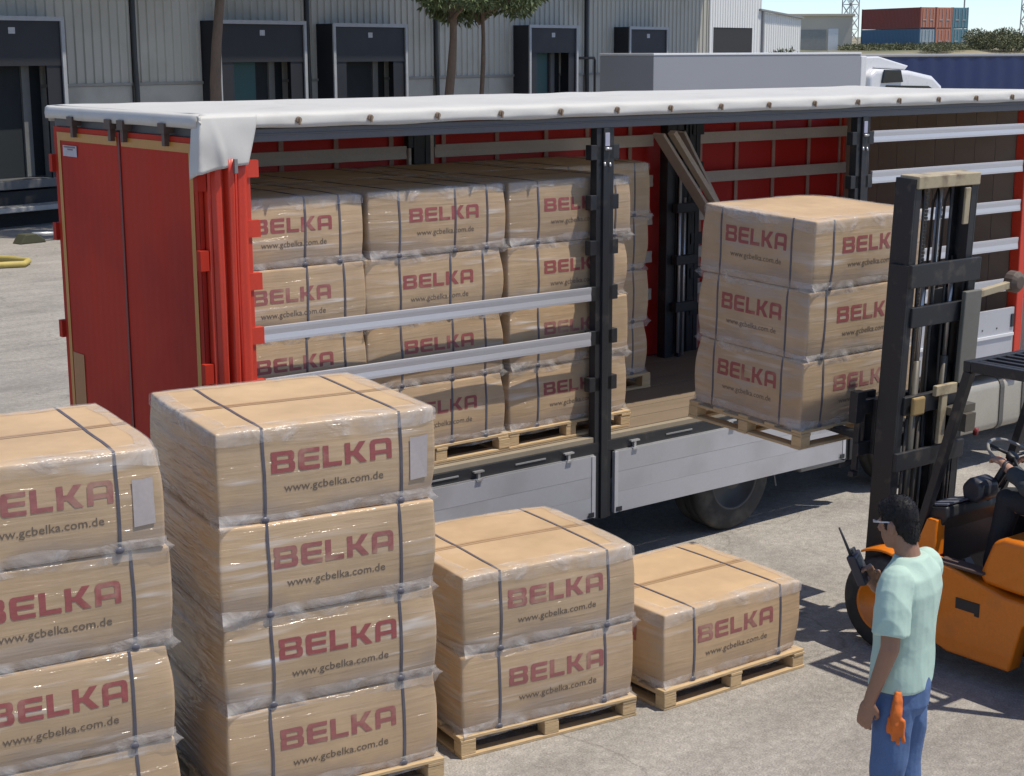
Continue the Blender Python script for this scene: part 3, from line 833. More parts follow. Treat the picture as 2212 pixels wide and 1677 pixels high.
def strap(sh, xs, parent, axis='y', w=0.016, knot=True, wob=0.0, over=True):
    pts = []
    H2 = HY if axis == 'y' else HX
    def P(a, z): return (xs, a, z) if axis == 'y' else (a, xs, z)
    for k in range(9): pts.append((P(-H2, HC * k / 8), 0))
    for k in range(1, 10): pts.append((P(-H2 + 2 * H2 * k / 10, HC), 1))
    for k in range(9): pts.append((P(H2, HC - HC * k / 8), 2))
    for k in range(1, 10): pts.append((P(H2 - 2 * H2 * k / 10, 0), 3))
    rings = []
    s = Vector((w / 2, 0, 0)) if axis == 'y' else Vector((0, w / 2, 0))
    for (p, side) in pts:
        q = sh(p, 0.0045); q0 = sh(p, -0.002)
        j = 0.010 * wob * mnoise.noise(Vector((p[0] * 3, p[1] * 3, p[2] * 3)))
        jj = Vector((j, 0, 0)) if axis == 'y' else Vector((0, j, 0))
        if side == 1 and not over: q, q0 = sh(p, -0.012), sh(p, -0.016)
        if side == 3: q.z = max(q.z, 0.001); q0.z = max(q0.z, 0.003)
        rings.append([q0 - s + jj, q - s + jj, q + s + jj, q0 + s + jj])
    rings.append(rings[0])
    mb = MB(); mb.loft(rings, cap=False, closed=False)
    if knot:
        e = sh(P(-H2, 0.004), 0.006)
        mb.ellipsoid((e.x, e.y, 0.012), (0.027, 0.012, 0.02) if axis == 'y' else (0.012, 0.027, 0.02), 10, 6)
    return mb.build('strap', STRAP, parent, auto=True)

def ring_pts(n=112):
    per = 4 * (HX + HY); out = []
    segs = [((-HX, -HY), (HX, -HY), (0, -1)), ((HX, -HY), (HX, HY), (1, 0)), ((HX, HY), (-HX, HY), (0, 1)), ((-HX, HY), (-HX, -HY), (-1, 0))]
    for a, b, nrm in segs:
        L_ = math.hypot(b[0] - a[0], b[1] - a[1]); m = max(8, int(n * L_ / per))
        for k in range(m):
            t = k / m
            x = a[0] + (b[0] - a[0]) * t; y = a[1] + (b[1] - a[1]) * t
            ec = min(t, 1 - t) * L_
            out.append((x, y, nrm, math.exp(-(ec / 0.06) ** 2)))
    return out

def film_fold(sh, seed, parent, kind):
    rings = []
    for (x, y, nr, ec) in ring_pts():
        a = mnoise.noise(Vector((x * 3 + seed, y * 3, 1.3))); c = mnoise.noise(Vector((x * 6, y * 6 + seed, 7.1)))
        if kind == 'top':
            prof = [(0.007, HC - 0.075 - 0.05 * a), (0.009 + 0.004 * c, HC - 0.035), (0.009, HC - 0.008), (-0.012, HC + 0.008), (-0.045, HC + 0.008 + 0.004 * c), (-0.085 - 0.05 * a, HC + 0.006)]
        else:
            fl = 0.022 * ec + 0.003 * c
            prof = [(0.005, 0.060 + 0.03 * a), (0.007, 0.030), (0.009 + 0.5 * fl, 0.010), (0.011 + fl, -0.004 - 0.006 * a), (0.008 + 0.4 * fl, -0.022), (0.005, -0.050 + 0.02 * a)]
        ring = []
        for o_, z in prof:
            if o_ < 0:
                px = max(-HX - o_, min(HX + o_, x)); py = max(-HY - o_, min(HY + o_, y))
                q = sh((px, py, HC), 0.0); q.z += 0.006 + 0.003 * c
            else:
                q = sh((x, y, min(max(z, 0.0), HC)), 0.0)
                q.x += nr[0] * o_; q.y += nr[1] * o_
                if ec > 0.8:
                    q.x += math.copysign(o_, x) * 0.6; q.y += math.copysign(o_, y) * 0.6
                q.z = z if kind != 'top' else q.z
            ring.append(q)
        rings.append(ring)
    rings.append(rings[0])
    return MB().loft(rings, cap=False, closed=False).build('film_fold', FILM, parent, smooth=True)

NSEED = [0]
def carton(loc, rz, label, group, sc=(1, 1, 1), straps=(-0.39, 0.43), left_straps=(), text=True, left_text=True, top=False, seam=True, mat=None, tw=0.725, paper=False, tapes=True, over=True, seed=None, z_tilt=None):
    NSEED[0] += 1
    sd = NSEED[0]
    r = random.Random(sd * 13 + 5)
    sh = Shape(sd)
    me = carton_mesh(sh, mat or CARTON)
    o = ob('carton', me)
    o.location = loc; o.rotation_euler = (0, 0, rz + R(r.uniform(-0.7, 0.7)))
    o.scale = sc
    tag(o, label, 'carton', group)
    for s in straps: strap(sh, s + r.uniform(-0.02, 0.02), o, wob=1.0, over=over)
    for s in left_straps: strap(sh, s, o, axis='x', w=0.014, knot=False, wob=1.0, over=over)
    if text:
        tx = 0.03 + r.uniform(-0.02, 0.02); pm_ = PRINT_RED if r.random() < 0.55 else PRINT_RED2
        face_decal(sh, BR_V, BR_F, 'front', tx, 0.270, tw, tw * 0.164, 0.0018, 'brand_lettering', pm_, o)
        face_decal(sh, WEB_V, WEB_F, 'front', tx + 0.01, 0.160, tw * 0.83, 0.064, 0.0014, 'web_address', PRINT_DK, o)
    if left_text:
        face_decal(sh, BR_V, BR_F, 'left', 0.0, 0.275, 0.62, 0.125, 0.0018, 'brand_lettering', PRINT_RED if over is False else PRINT_RED2, o)
        face_decal(sh, WEB_V, WEB_F, 'left', 0.01, 0.165, 0.52, 0.062, 0.0014, 'web_address', PRINT_DK, o)
    if paper:
        V = [(-.5, -.5), (.5, -.5), (.5, .5), (-.5, .5), (0, .5), (0, -.5)]
        face_decal(sh, [(-.5, -.5), (.5, -.47), (.5, .52), (.0, .49), (-.5, .5)], [(0, 1, 2, 3, 4)], 'front', 0.55, 0.25, 0.115, 0.25, 0.006, 'paper_label', PAPER, o)
    if top and tapes:
        vs = []
        for x in [HX * (-0.98 + 1.96 * k / 20) for k in range(21)]:
            for y in (-0.03, 0.03):
                q = sh((x, y, HC)); q.z += 0.0022; vs.append(q)
        fs = [(2 * k, 2 * k + 2, 2 * k + 3, 2 * k + 1) for k in range(20)]
        MB().add(vs, fs).build('packing_tape', TAPE, o)
        vs = []
        for x in [HX * (-0.98 + 1.96 * k / 20) for k in range(21)]:
            for y in (-0.0022, 0.0022):
                q = sh((x, y, HC)); q.z += 0.0040; vs.append(q)
        MB().add(vs, fs).build('flap_joint', M('flap_gap', (0.30, 0.19, 0.11), 0.8), o)
    if top: film_fold(sh, sd * 3.7, o, 'top')
    if seam: film_fold(sh, sd * 5.1, o, 'seam')
    return o

# wooden pallets: blocks, deck boards, base boards
PX, PY, PH = 0.68, 0.60, 0.144
blk = MB().box(-0.055, 0.055, -0.0475, 0.0475, 0.0225, 0.100).mesh('block', WOOD)
dbx = MB().box(-PX, PX, -0.05, 0.05, 0.122, 0.144).mesh('deck_board', WOOD)
sbx = MB().box(-0.055, 0.055, -PY, PY, 0.1002, 0.1218).mesh('stringer_board', WOOD)
bbx = MB().box(-PX, PX, -0.0475, 0.0475, 0.0, 0.022).mesh('base_board', WOOD)
bby = MB().box(-0.050, 0.050, -0.225, 0.225, 0.0, 0.0215).mesh('base_board', WOOD)
def pallet(loc, rz, label, group='wooden pallets'):
    e = empty('wooden_pallet', loc, label, 'pallet', group, rz=rz)
    r = random.Random(int(abs(loc[0] * 100)) + 3)
    def put(n, me, p, bev=0.003):
        o = ob(n, me, e); o.location = (p[0] + r.uniform(-0.004, 0.004), p[1] + r.uniform(-0.003, 0.003), p[2])
        o.rotation_euler = (0, 0, R(r.uniform(-0.5, 0.5)))
        b = o.modifiers.new('bevel', 'BEVEL'); b.width = bev; b.segments = 1
    for x in (-PX + 0.056, 0, PX - 0.056):
        for y in (-PY + 0.0485, 0, PY - 0.0485):
            put('block', blk, (x, y, 0))
        put('stringer_board', sbx, (x, 0, 0))
    for y in (-PY + 0.051, -0.27, 0, 0.27, PY - 0.051): put('deck_board', dbx, (0, y, 0))
    for y in (-PY + 0.049, 0, PY - 0.049): put('base_board', bbx, (0, y, 0))
    for x in (-PX + 0.052, PX - 0.052):
        for s in (-1, 1): put('base_board', bby, (x, s * 0.2755, 0))
    return e

LEVELS = {1: ['only'], 2: ['bottom', 'top'], 3: ['bottom', 'middle', 'top'], 4: ['bottom', 'second', 'third', 'top']}
def stack(cx, cy, z, rz, n, where, group, pal_label, **kw):
    sc = kw.get('sc', (1, 1, 1))
    pallet((cx, cy, z), rz, pal_label).scale = (sc[0], sc[1], 1)
    for k in range(n):
        r = random.Random(int(cx * 31 + k * 7 + cy * 3))
        lv = LEVELS[n][k]
        lab = ('single carton ' if lv == 'only' else lv + ' carton of ') + where
        carton((cx + r.uniform(-0.012, 0.012), cy + r.uniform(-0.01, 0.01), z + PH + 0.001 + k * (HC * sc[2] + 0.003)), rz, lab, group, sc=sc,
               top=(k == n - 1), seam=kw.get('seam', True) and True, paper=kw.get('paper') is not None and k in kw.get('paper'),
               straps=kw.get('straps', (-0.39, 0.43)), left_straps=kw.get('left_straps', ()), text=kw.get('text', True), left_text=kw.get('left_text', True), mat=kw.get('mat'), tw=kw.get('tw', 0.725))

g_ = 'film-wrapped cartons stacked in the yard'
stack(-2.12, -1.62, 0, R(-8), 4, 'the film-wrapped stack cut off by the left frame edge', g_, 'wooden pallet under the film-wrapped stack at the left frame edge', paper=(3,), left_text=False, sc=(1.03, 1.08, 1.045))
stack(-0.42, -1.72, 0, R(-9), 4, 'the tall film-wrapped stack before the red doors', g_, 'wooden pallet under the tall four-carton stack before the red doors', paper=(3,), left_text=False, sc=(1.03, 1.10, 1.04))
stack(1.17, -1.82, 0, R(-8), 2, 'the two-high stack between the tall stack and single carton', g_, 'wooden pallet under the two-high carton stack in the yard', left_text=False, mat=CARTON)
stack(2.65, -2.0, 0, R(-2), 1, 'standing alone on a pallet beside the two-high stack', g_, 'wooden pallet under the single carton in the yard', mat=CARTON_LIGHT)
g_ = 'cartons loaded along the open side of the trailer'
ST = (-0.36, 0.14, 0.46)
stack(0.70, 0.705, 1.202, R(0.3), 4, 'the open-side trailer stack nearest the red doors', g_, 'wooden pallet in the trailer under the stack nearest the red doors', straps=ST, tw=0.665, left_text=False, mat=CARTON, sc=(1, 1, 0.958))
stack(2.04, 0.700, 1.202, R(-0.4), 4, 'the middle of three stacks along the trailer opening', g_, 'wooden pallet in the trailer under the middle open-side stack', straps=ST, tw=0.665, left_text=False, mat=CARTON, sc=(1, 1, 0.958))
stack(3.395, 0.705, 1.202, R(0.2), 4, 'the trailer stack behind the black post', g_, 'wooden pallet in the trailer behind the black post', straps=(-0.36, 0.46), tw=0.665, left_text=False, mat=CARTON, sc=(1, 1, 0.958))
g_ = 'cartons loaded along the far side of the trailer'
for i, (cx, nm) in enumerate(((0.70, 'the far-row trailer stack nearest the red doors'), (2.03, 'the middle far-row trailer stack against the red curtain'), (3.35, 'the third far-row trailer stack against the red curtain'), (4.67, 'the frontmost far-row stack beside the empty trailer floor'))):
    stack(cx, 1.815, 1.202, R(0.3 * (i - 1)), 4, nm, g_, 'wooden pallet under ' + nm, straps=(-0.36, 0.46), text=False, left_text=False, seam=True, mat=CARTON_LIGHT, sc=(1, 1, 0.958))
# straps of far row are enough; load on the forks follows, tilted with the mast
TILT = R(2.6)
def tilted_load():
    base = Vector((4.48, -1.475, 1.475))
    rot = Matrix.Rotation(TILT, 4, 'X')
    def at(z):
        return base + rot @ Vector((0, 0, z))
    p = pallet(at(0), 0, 'wooden pallet lifted on the forks of the orange forklift')
    p.rotation_euler = (TILT, 0, R(0.6))
    for k, lv in enumerate(('bottom', 'middle', 'top')):
        c = carton(at(PH + 0.001 + k * (HC + 0.003)), 0, lv + ' carton of the three-high load raised by the forklift', 'cartons raised on the forklift',
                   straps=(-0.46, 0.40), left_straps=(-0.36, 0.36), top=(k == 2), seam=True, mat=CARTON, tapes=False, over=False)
        c.rotation_euler = (TILT, 0, R(0.6 + (k - 1) * 0.5))
tilted_load()

# ---------------------------------------------------------------- orange forklift
ORANGE = M('orange_forklift_paint', (0.70, 0.185, 0.008), 0.42, var=0.10, scale=2.0, coat=0.25, dirt=(0.36, 0.12, 0.03), dirt_scale=2.5, dirt_lo=0.55, dirt_hi=0.85)
MAST = M('worn_black_mast_steel', (0.018, 0.019, 0.022), 0.48, var=0.3, scale=3, dirt=(0.11, 0.09, 0.07), dirt_scale=9, dirt_lo=0.58, dirt_hi=0.85)
GREASE = M('greasy_bare_steel', (0.13, 0.115, 0.09), 0.45, metal=0.3, var=0.3)
BEIGE = M('faded_beige_steel', (0.40, 0.33, 0.21), 0.6, var=0.2, dirt=(0.18, 0.13, 0.08), dirt_scale=8, dirt_lo=0.5, dirt_hi=0.75)
CHROME = M('chrome_rod', (0.42, 0.41, 0.39), 0.3, metal=0.7, var=0.05, rvar=0.05)
BLACK_PLASTIC = M('black_plastic', (0.02, 0.02, 0.022), 0.5, var=0.2)
HOSE = M('black_hose', (0.018, 0.018, 0.018), 0.5)
fk = empty('forklift', (4.55, -2.75, 0), 'orange forklift truck with raised black mast lifting a carton load', 'forklift')
# front and rear tyres
def fwheel(x, y, r, w, side):
    pr = [(0, r * .56), (0, r * .62), (w * .03, r * .80), (w * .10, r * .94), (w * .2, r * .99), (w * .5, r), (w * .8, r * .99), (w * .90, r * .94), (w * .97, r * .80), (w, r * .62), (w, r * .56), (w * .5, r * .55)]
    t = MB().lathe(pr, 0, (0, 0, 0), 44, True).build('wheel', RUBBER, fk, smooth=True)
    t.location = (x, y, r)
    if side: t.rotation_euler = (0, 0, math.pi)
    MB().lathe([(w * .02, r * .58), (w * .0 - .004, r * .565), (w * .05, r * .51), (w * .45, r * .47), (w * .50, r * .36), (w * .30, r * .29), (w * .10, r * .24), (w * .08, r * .05)], 0, (0, 0, 0), 36).build('rim', ORANGE, t, smooth=True)
    nb = MB()
    for k in range(8):
        a = 2 * math.pi * k / 8
        nb.lathe([(w * .36, .012), (w * .50, .012)], 0, (0, r * .40 * math.cos(a), r * .40 * math.sin(a)), 6)
    nb.build('wheel_nuts', DARK_GREY, t)
fwheel(-0.575, 0.0, 0.36, 0.20, 0); fwheel(0.575, 0.0, 0.36, 0.20, 1)
fwheel(-0.50, -1.50, 0.28, 0.18, 0); fwheel(0.50, -1.50, 0.28, 0.18, 1)
# side frames of the body
side = [(-0.43, 0.22), (-0.43, 0.62), (-0.40, 0.82), (-0.62, 0.80), (-1.05, 0.70), (-2.05, 0.66), (-2.05, 0.20), (-1.86, 0.17), (-1.80, 0.52), (-1.66, 0.62), (-1.34, 0.62), (-1.20, 0.52), (-1.12, 0.17), (-0.60, 0.17)]
for sx in (-1, 1):
    a, b = sorted((sx * 0.545, sx * 0.40))
    MB().prism(side, 0, a, b).build('side_frame', ORANGE, fk, bevel=0.018, seg=3, auto=True)
MB().box(-0.399, 0.399, -1.30, -0.30, 0.25, 0.52).build('underbody', DARK_GREY, fk, bevel=0.02)
MB().box(-0.552, -0.5455, -0.86, -0.66, 0.52, 0.60).box(-0.552, -0.5455, -0.86, -0.82, 0.50, 0.52).build('step_recess', BLACK_PLASTIC, fk, bevel=0.003)
MB().box(-0.40, 0.40, -0.86, -0.20, 0.53, 0.56).build('floor_plate', DARK_GREY, fk, bevel=0.004)
MB().box(-0.535, -0.40, -0.86, -0.45, 0.805, 0.825).build('tread_plate', M('brown_worn_tread', (0.09, 0.06, 0.05), 0.7), fk, bevel=0.004)
# front fenders
for sx in (-1, 1):
    rings = []
    for k in range(15):
        a = R(62 + 93 * k / 14)
        yy, zz = 0.43 * math.cos(a) , 0.36 + 0.43 * math.sin(a)
        rings.append([(sx * 0.56, yy, zz - 0.02), (sx * 0.555, yy, zz), (sx * 0.36, yy, zz + 0.012), (sx * 0.355, yy, zz - 0.008)])
    MB().loft(rings).build('fender', ORANGE, fk, bevel=0.006, auto=True)
    MB().prism([(-0.28, 0.78), (-0.22, 0.80), (-0.34, 1.10), (-0.42, 1.10), (-0.42, 0.83)], 0, *sorted((sx * 0.50, sx * 0.39))).build('cowl_bracket', ORANGE, fk, bevel=0.008)
# hood, seat, counterweight
MB().prism([(-0.84, 0.73), (-0.80, 0.80), (-0.90, 1.06), (-0.98, 1.10), (-1.75, 1.10), (-1.84, 1.04), (-1.84, 0.70)], 0, -0.50, 0.50).build('engine_hood', ORANGE, fk, bevel=0.04, seg=4, auto=True)
MB().prism([(-1.86, 0.30), (-1.86, 1.08), (-1.95, 1.14), (-2.25, 1.10), (-2.42, 0.95), (-2.45, 0.40), (-2.38, 0.26)], 0, -0.53, 0.53).build('counterweight', ORANGE, fk, bevel=0.07, seg=4, auto=True)
MB().box(-0.26, 0.26, -1.50, -1.00, 1.105, 1.21).build('seat', BLACK_PLASTIC, fk, bevel=0.04, seg=4)
MB().prism([(-1.46, 1.18), (-1.40, 1.22), (-1.52, 1.68), (-1.60, 1.66)], 0, -0.24, 0.24).build('seat_back', BLACK_PLASTIC, fk, bevel=0.03, seg=3)
# cowl, dashboard, controls
MB().prism([(-0.22, 0.55), (-0.20, 1.02), (-0.26, 1.16), (-0.46, 1.20), (-0.48, 1.12), (-0.36, 0.98), (-0.34, 0.55)], 0, -0.44, 0.44).build('cowl', BLACK_PLASTIC, fk, bevel=0.02, seg=3)
MB().prism([(-0.27, 1.166), (-0.455, 1.206), (-0.455, 1.222), (-0.27, 1.182)], 0, -0.42, -0.10).build('dashboard', M('dusty_dashboard', (0.13, 0.135, 0.16), 0.5, var=0.4, scale=8), fk, bevel=0.005)
MB().prism([(-0.40, 1.20), (-0.38, 1.30), (-0.45, 1.38), (-0.56, 1.35), (-0.58, 1.24), (-0.50, 1.18)], 0, -0.18, 0.04).build('instrument_hood', M('dusty_black_hood', (0.035, 0.036, 0.045), 0.45, var=0.4, scale=6), fk, bevel=0.035, seg=4, auto=True)
MB().tube([(0.05, -0.40, 1.10), (0.05, -0.64, 1.52)], 0.03, 10).build('steering_column', BLACK_PLASTIC, fk, smooth=True)
swT = Matrix.Translation((0.05, -0.65, 1.54)) @ Matrix.Rotation(R(28), 4, 'X')
SWM = M('pale_steering_wheel', (0.25, 0.24, 0.22), 0.4)
sw = MB(swT).tube([(0.19 * math.cos(2 * math.pi * k / 32), 0.19 * math.sin(2 * math.pi * k / 32), 0) for k in range(33)], 0.0125, 10, cap=False)
sw = sw.build('steering_wheel', SWM, fk, smooth=True)
MB(swT).lathe([(-0.02, 0.045), (0.012, 0.045), (0.018, 0.03)], 2, (0, 0, 0), 18).tube([(0, 0, 0), (0.185, 0, 0)], 0.012, 8).tube([(0, 0, 0), (-0.1, 0.16, 0)], 0.012, 8).tube([(0, 0, 0), (-0.1, -0.16, 0)], 0.012, 8).build('wheel_hub', BLACK_PLASTIC, sw, smooth=True)
for k in range(3):
    lv = MB().tube([(0.16 + 0.07 * k, -0.38, 1.15), (0.17 + 0.07 * k, -0.50, 1.38)], 0.008, 8).ellipsoid((0.17 + 0.07 * k, -0.505, 1.39), (0.02, 0.02, 0.025), 10, 8).build('control_lever', BLACK_PLASTIC, fk, smooth=True)
MB().bar((-0.25, -0.50, 0.57), (-0.25, -0.38, 0.72), 0.08, 0.015).build('pedal', GREASE, fk)
MB().bar((-0.05, -0.50, 0.57), (-0.05, -0.38, 0.72), 0.08, 0.015).build('pedal', GREASE, fk)
# overhead guard
gz = 2.22
for sx in (-1, 1):
    MB().bar((sx * 0.45, -0.20, 0.80), (sx * 0.45, -0.60, gz), 0.07, 0.06, (0, 1, 0)).build('guard_post', MAST, fk, bevel=0.006)
    MB().bar((sx * 0.45, -1.78, 1.06), (sx * 0.45, -1.62, gz), 0.06, 0.06, (0, 1, 0)).build('guard_post', MAST, fk, bevel=0.006)
gf = MB().box(-0.49, 0.49, -0.63, -0.57, gz, gz + 0.075).box(-0.49, 0.49, -1.66, -1.60, gz, gz + 0.075).box(-0.49, -0.43, -1.5995, -0.6305, gz, gz + 0.075).box(0.43, 0.49, -1.5995, -0.6305, gz, gz + 0.075).build('guard_frame', MAST, fk, bevel=0.006)
gs = MB().box(-0.02, 0.02, -1.599, -0.631, gz + 0.03, gz + 0.07).mesh('guard_slat', MAST)
for k in range(8):
    o = ob('guard_slat', gs, gf); o.location = (-0.385 + 0.11 * k, 0, 0)
# mast, tilted back
MT = Matrix.Translation((-0.02, 0.20, 0.12)) @ Matrix.Rotation(TILT, 4, 'X')
def mrail(sx, x_out, z0, z1, y0, y1, fl):
    a = sx * x_out; b = sx * (x_out - 0.018); c = sx * (x_out - fl)
    mb = MB(MT)
    mb.box(min(a, b), max(a, b), y0, y1, z0, z1)
    mb.box(min(b, c), max(b, c), y0, y0 + 0.022, z0, z1)
    mb.box(min(b, c), max(b, c), y1 - 0.022, y1, z0, z1)
    return mb.build('mast_rail', MAST, fk, bevel=0.003)
for sx in (-1, 1):
    mrail(sx, 0.405, 0.0, 2.78, -0.09, 0.09, 0.085)
    mrail(sx, 0.375, 0.95, 3.40, -0.062, 0.115, 0.08)
    mrail(sx, 0.300, 1.35, 1.95, -0.03, 0.14, 0.05)
def xbar(z0, z1, w, y0, y1, mat, name='mast_crossbar'):
    return MB(MT).box(-w, w, y0, y1, z0, z1).build(name, mat, fk, bevel=0.006)
xbar(3.33, 3.42, 0.36, -0.085, 0.09, BEIGE)
xbar(2.62, 2.79, 0.41, -0.125, -0.0905, MAST)
xbar(2.32, 2.47, 0.345, -0.11, -0.0635, MAST)
xbar(1.66, 1.80, 0.345, -0.112, -0.064, MAST)
xbar(1.24, 1.38, 0.405, -0.125, -0.0905, MAST)
xbar(0.12, 0.30, 0.41, -0.12, -0.0905, MAST)
xbar(0.55, 0.58, 0.31, -0.07, -0.03, BEIGE)
MB(MT).tube([(0.0, 0.0, 0.05), (0.0, 0.0, 1.70)], 0.045, 14).build('lift_cylinder', MAST, fk, smooth=True)
MB(MT).tube([(0.0, 0.0, 1.70), (0.0, 0.0, 3.35)], 0.022, 12).build('piston_rod', CHROME, fk, smooth=True)
for x in (-0.17, 0.16):
    MB(MT).tube([(x, -0.05, 0.10), (x, -0.05, 2.05)], 0.03, 12).build('lift_cylinder', GREASE, fk, smooth=True)
    MB(MT).tube([(x, -0.05, 2.05), (x, -0.05, 2.66)], 0.017, 10).build('piston_rod', CHROME, fk, smooth=True)
for x in (-0.09, 0.075):
    ch = MB(MT)
    for k in range(76):
        z = 1.45 + 0.0255 * k
        ch.box(x - 0.013, x + 0.013, 0.030 + 0.004 * (k % 2), 0.046 - 0.004 * (k % 2), z, z + 0.022)
    ch.build('lift_chain', GREASE, fk)
for j, x in enumerate((-0.22, -0.04, 0.10)):
    MB(MT).tube([(x, -0.045, 0.3), (x + 0.01, -0.05, 1.2), (x, -0.04, 2.2), (x + 0.004, -0.03, 3.2), (x + 0.02, 0.0, 3.32), (x + 0.035, 0.05, 3.2), (x + 0.03, 0.06, 1.9)], 0.011, 8).build('hydraulic_hose', HOSE, fk, smooth=True)
MB(MT).box(-0.05, 0.20, -0.165, -0.127, 1.78, 1.86).box(0.03, 0.10, -0.16, -0.128, 1.40, 1.7795).build('t_bracket', BEIGE, fk, bevel=0.006)
MB(MT).box(-0.30, -0.16, -0.16, -0.126, 1.66, 1.80).build('hose_clamp', M('yellow_brown_clamp', (0.34, 0.23, 0.09), 0.6), fk, bevel=0.015)
MB(MT).box(0.20, 0.40, -0.165, -0.127, 1.85, 2.55).build('mast_cover', M('grey_green_cover', (0.15, 0.145, 0.12), 0.6, var=0.2), fk, bevel=0.008)
MB(MT).box(0.15, 0.21, -0.12, -0.10, 3.05, 3.32).build('hose_guide', BEIGE, fk, bevel=0.006)
MB(MT).box(0.10, 0.40, -0.20, -0.13, 1.62, 1.68).box(0.24, 0.36, -0.24, -0.135, 1.48, 1.6195).build('valve_block', GREASE, fk, smooth=False)
MB(MT).box(0.37, 0.40, -0.25, -0.22, 1.44, 1.49).build('red_reflector', M('dark_red_plastic', (0.22, 0.02, 0.02), 0.4), fk, smooth=True)
MB(MT).box(0.05, 0.318, 0.03, 0.05, 0.15, 2.55).build('mast_plate', MAST, fk, bevel=0.003)
for x in (-0.28, -0.13, 0.25, 0.29):
    MB(MT).tube([(x, -0.08, 0.2), (x, -0.085, 1.0), (x + 0.01, -0.08, 1.62)], 0.012, 8).build('hydraulic_hose', M('brown_hose', (0.06, 0.05, 0.04), 0.6), fk, smooth=True)
# lamp arm
arm = MB(MT).bar((0.42, -0.10, 2.50), (0.86, -0.12, 2.55), 0.05, 0.055).bar((0.44, -0.10, 2.0), (0.44, -0.10, 2.47), 0.035, 0.03, (0, 1, 0)).build('lamp_arm', BEIGE, fk, bevel=0.006)
MB(MT).lathe([(-0.05, 0.05), (-0.02, 0.085), (0.05, 0.085), (0.07, 0.05)], 1, (0.86, -0.13, 2.56), 16).build('work_lamp', M('brown_lamp_shell', (0.11, 0.08, 0.06), 0.6), arm, bevel=0.005)
# carriage and forks
cg = MB(MT).box(-0.47, 0.47, 0.185, 0.235, 1.62, 1.73).box(-0.47, 0.47, 0.185, 0.235, 1.30, 1.40).box(-0.34, -0.27, 0.145, 0.184, 1.30, 1.73).box(0.27, 0.34, 0.145, 0.184, 1.30, 1.73).build('carriage', MAST, fk, bevel=0.006)
for x in (-0.30, 0.30):
    MB(MT).prism([(0.2355, 1.34), (0.2355, 1.78), (0.27, 1.78), (0.285, 1.45), (0.32, 1.435), (1.42, 1.425), (1.42, 1.415), (0.30, 1.388), (0.25, 1.395)], 0, x - 0.055, x + 0.055).build('fork', MAST, fk, bevel=0.005)
MB(MT).box(-0.52, -0.42, 0.186, 0.26, 1.56, 1.80).box(-0.46, -0.43, 0.20, 0.25, 1.18, 1.56).box(-0.50, -0.44, 0.19, 0.24, 1.14, 1.18).build('load_guard', MAST, fk, bevel=0.005)
MB(MT).tube([(-0.30, -0.12, 0.75), (-0.32, -0.5, 0.62)], 0.03, 10).tube([(0.30, -0.12, 0.75), (0.32, -0.5, 0.62)], 0.03, 10).build('tilt_cylinder', GREASE, fk, smooth=True)

# ---------------------------------------------------------------- people
SKIN = M('tanned_skin', (0.28, 0.145, 0.09), 0.5, var=0.10, scale=6, fine=0.05)
SKIN2 = M('light_skin', (0.48, 0.28, 0.20), 0.5, var=0.10, scale=6, fine=0.05)
HAIR = M('black_hair', (0.010, 0.009, 0.010), 0.62, var=0.3, scale=20, stretch=(1, 1, 0.3), bump=0.002, bscale=60, spec=0.25)
MINT = M('mint_cotton', (0.42, 0.56, 0.475), 0.85, var=0.07, scale=5, fine=0.04, fscale=120, bump=0.004, bscale=14)
DENIM = M('blue_denim', (0.075, 0.13, 0.26), 0.85, var=0.25, scale=6, fine=0.15, fscale=160, bump=0.005, bscale=16)
DARKCLOTH = M('dark_work_cloth', (0.022, 0.024, 0.028), 0.85, var=0.2, bump=0.004, bscale=16)
SLATE = M('slate_work_jacket', (0.045, 0.055, 0.062), 0.8, var=0.3, bump=0.006, bscale=12)
SHOE = M('dark_shoe', (0.03, 0.025, 0.02), 0.6)
GLASSES = M('pale_spectacle_frame', (0.6, 0.6, 0.62), 0.3)

def ell_ring(c, rx, ry, n=20, rot=None, pw=1.0):
    out = []
    for k in range(n):
        a = 2 * math.pi * k / n
        ca, sa = math.cos(a), math.sin(a)
        p = Vector((rx * math.copysign(abs(ca) ** pw, ca), ry * math.copysign(abs(sa) ** pw, sa), 0))
        if rot is not None: p = rot @ p
        out.append(Vector(c) + p)
    return out

def limb(mb, pts, rads, n=14):
    """tapered tube with round ends, densified"""
    P = [Vector(p) for p in pts]; Q = []; RR = []
    for i in range(len(P) - 1):
        for k in range(5):
            t = k / 5
            Q.append(P[i].lerp(P[i + 1], t)); RR.append(rads[i] * (1 - t) + rads[i + 1] * t)
    Q.append(P[-1]); RR.append(rads[-1])
    mb.tube(Q, RR, n)
    for p, r in zip(P, rads): mb.ellipsoid(p, (r, r, r), 12, 8)

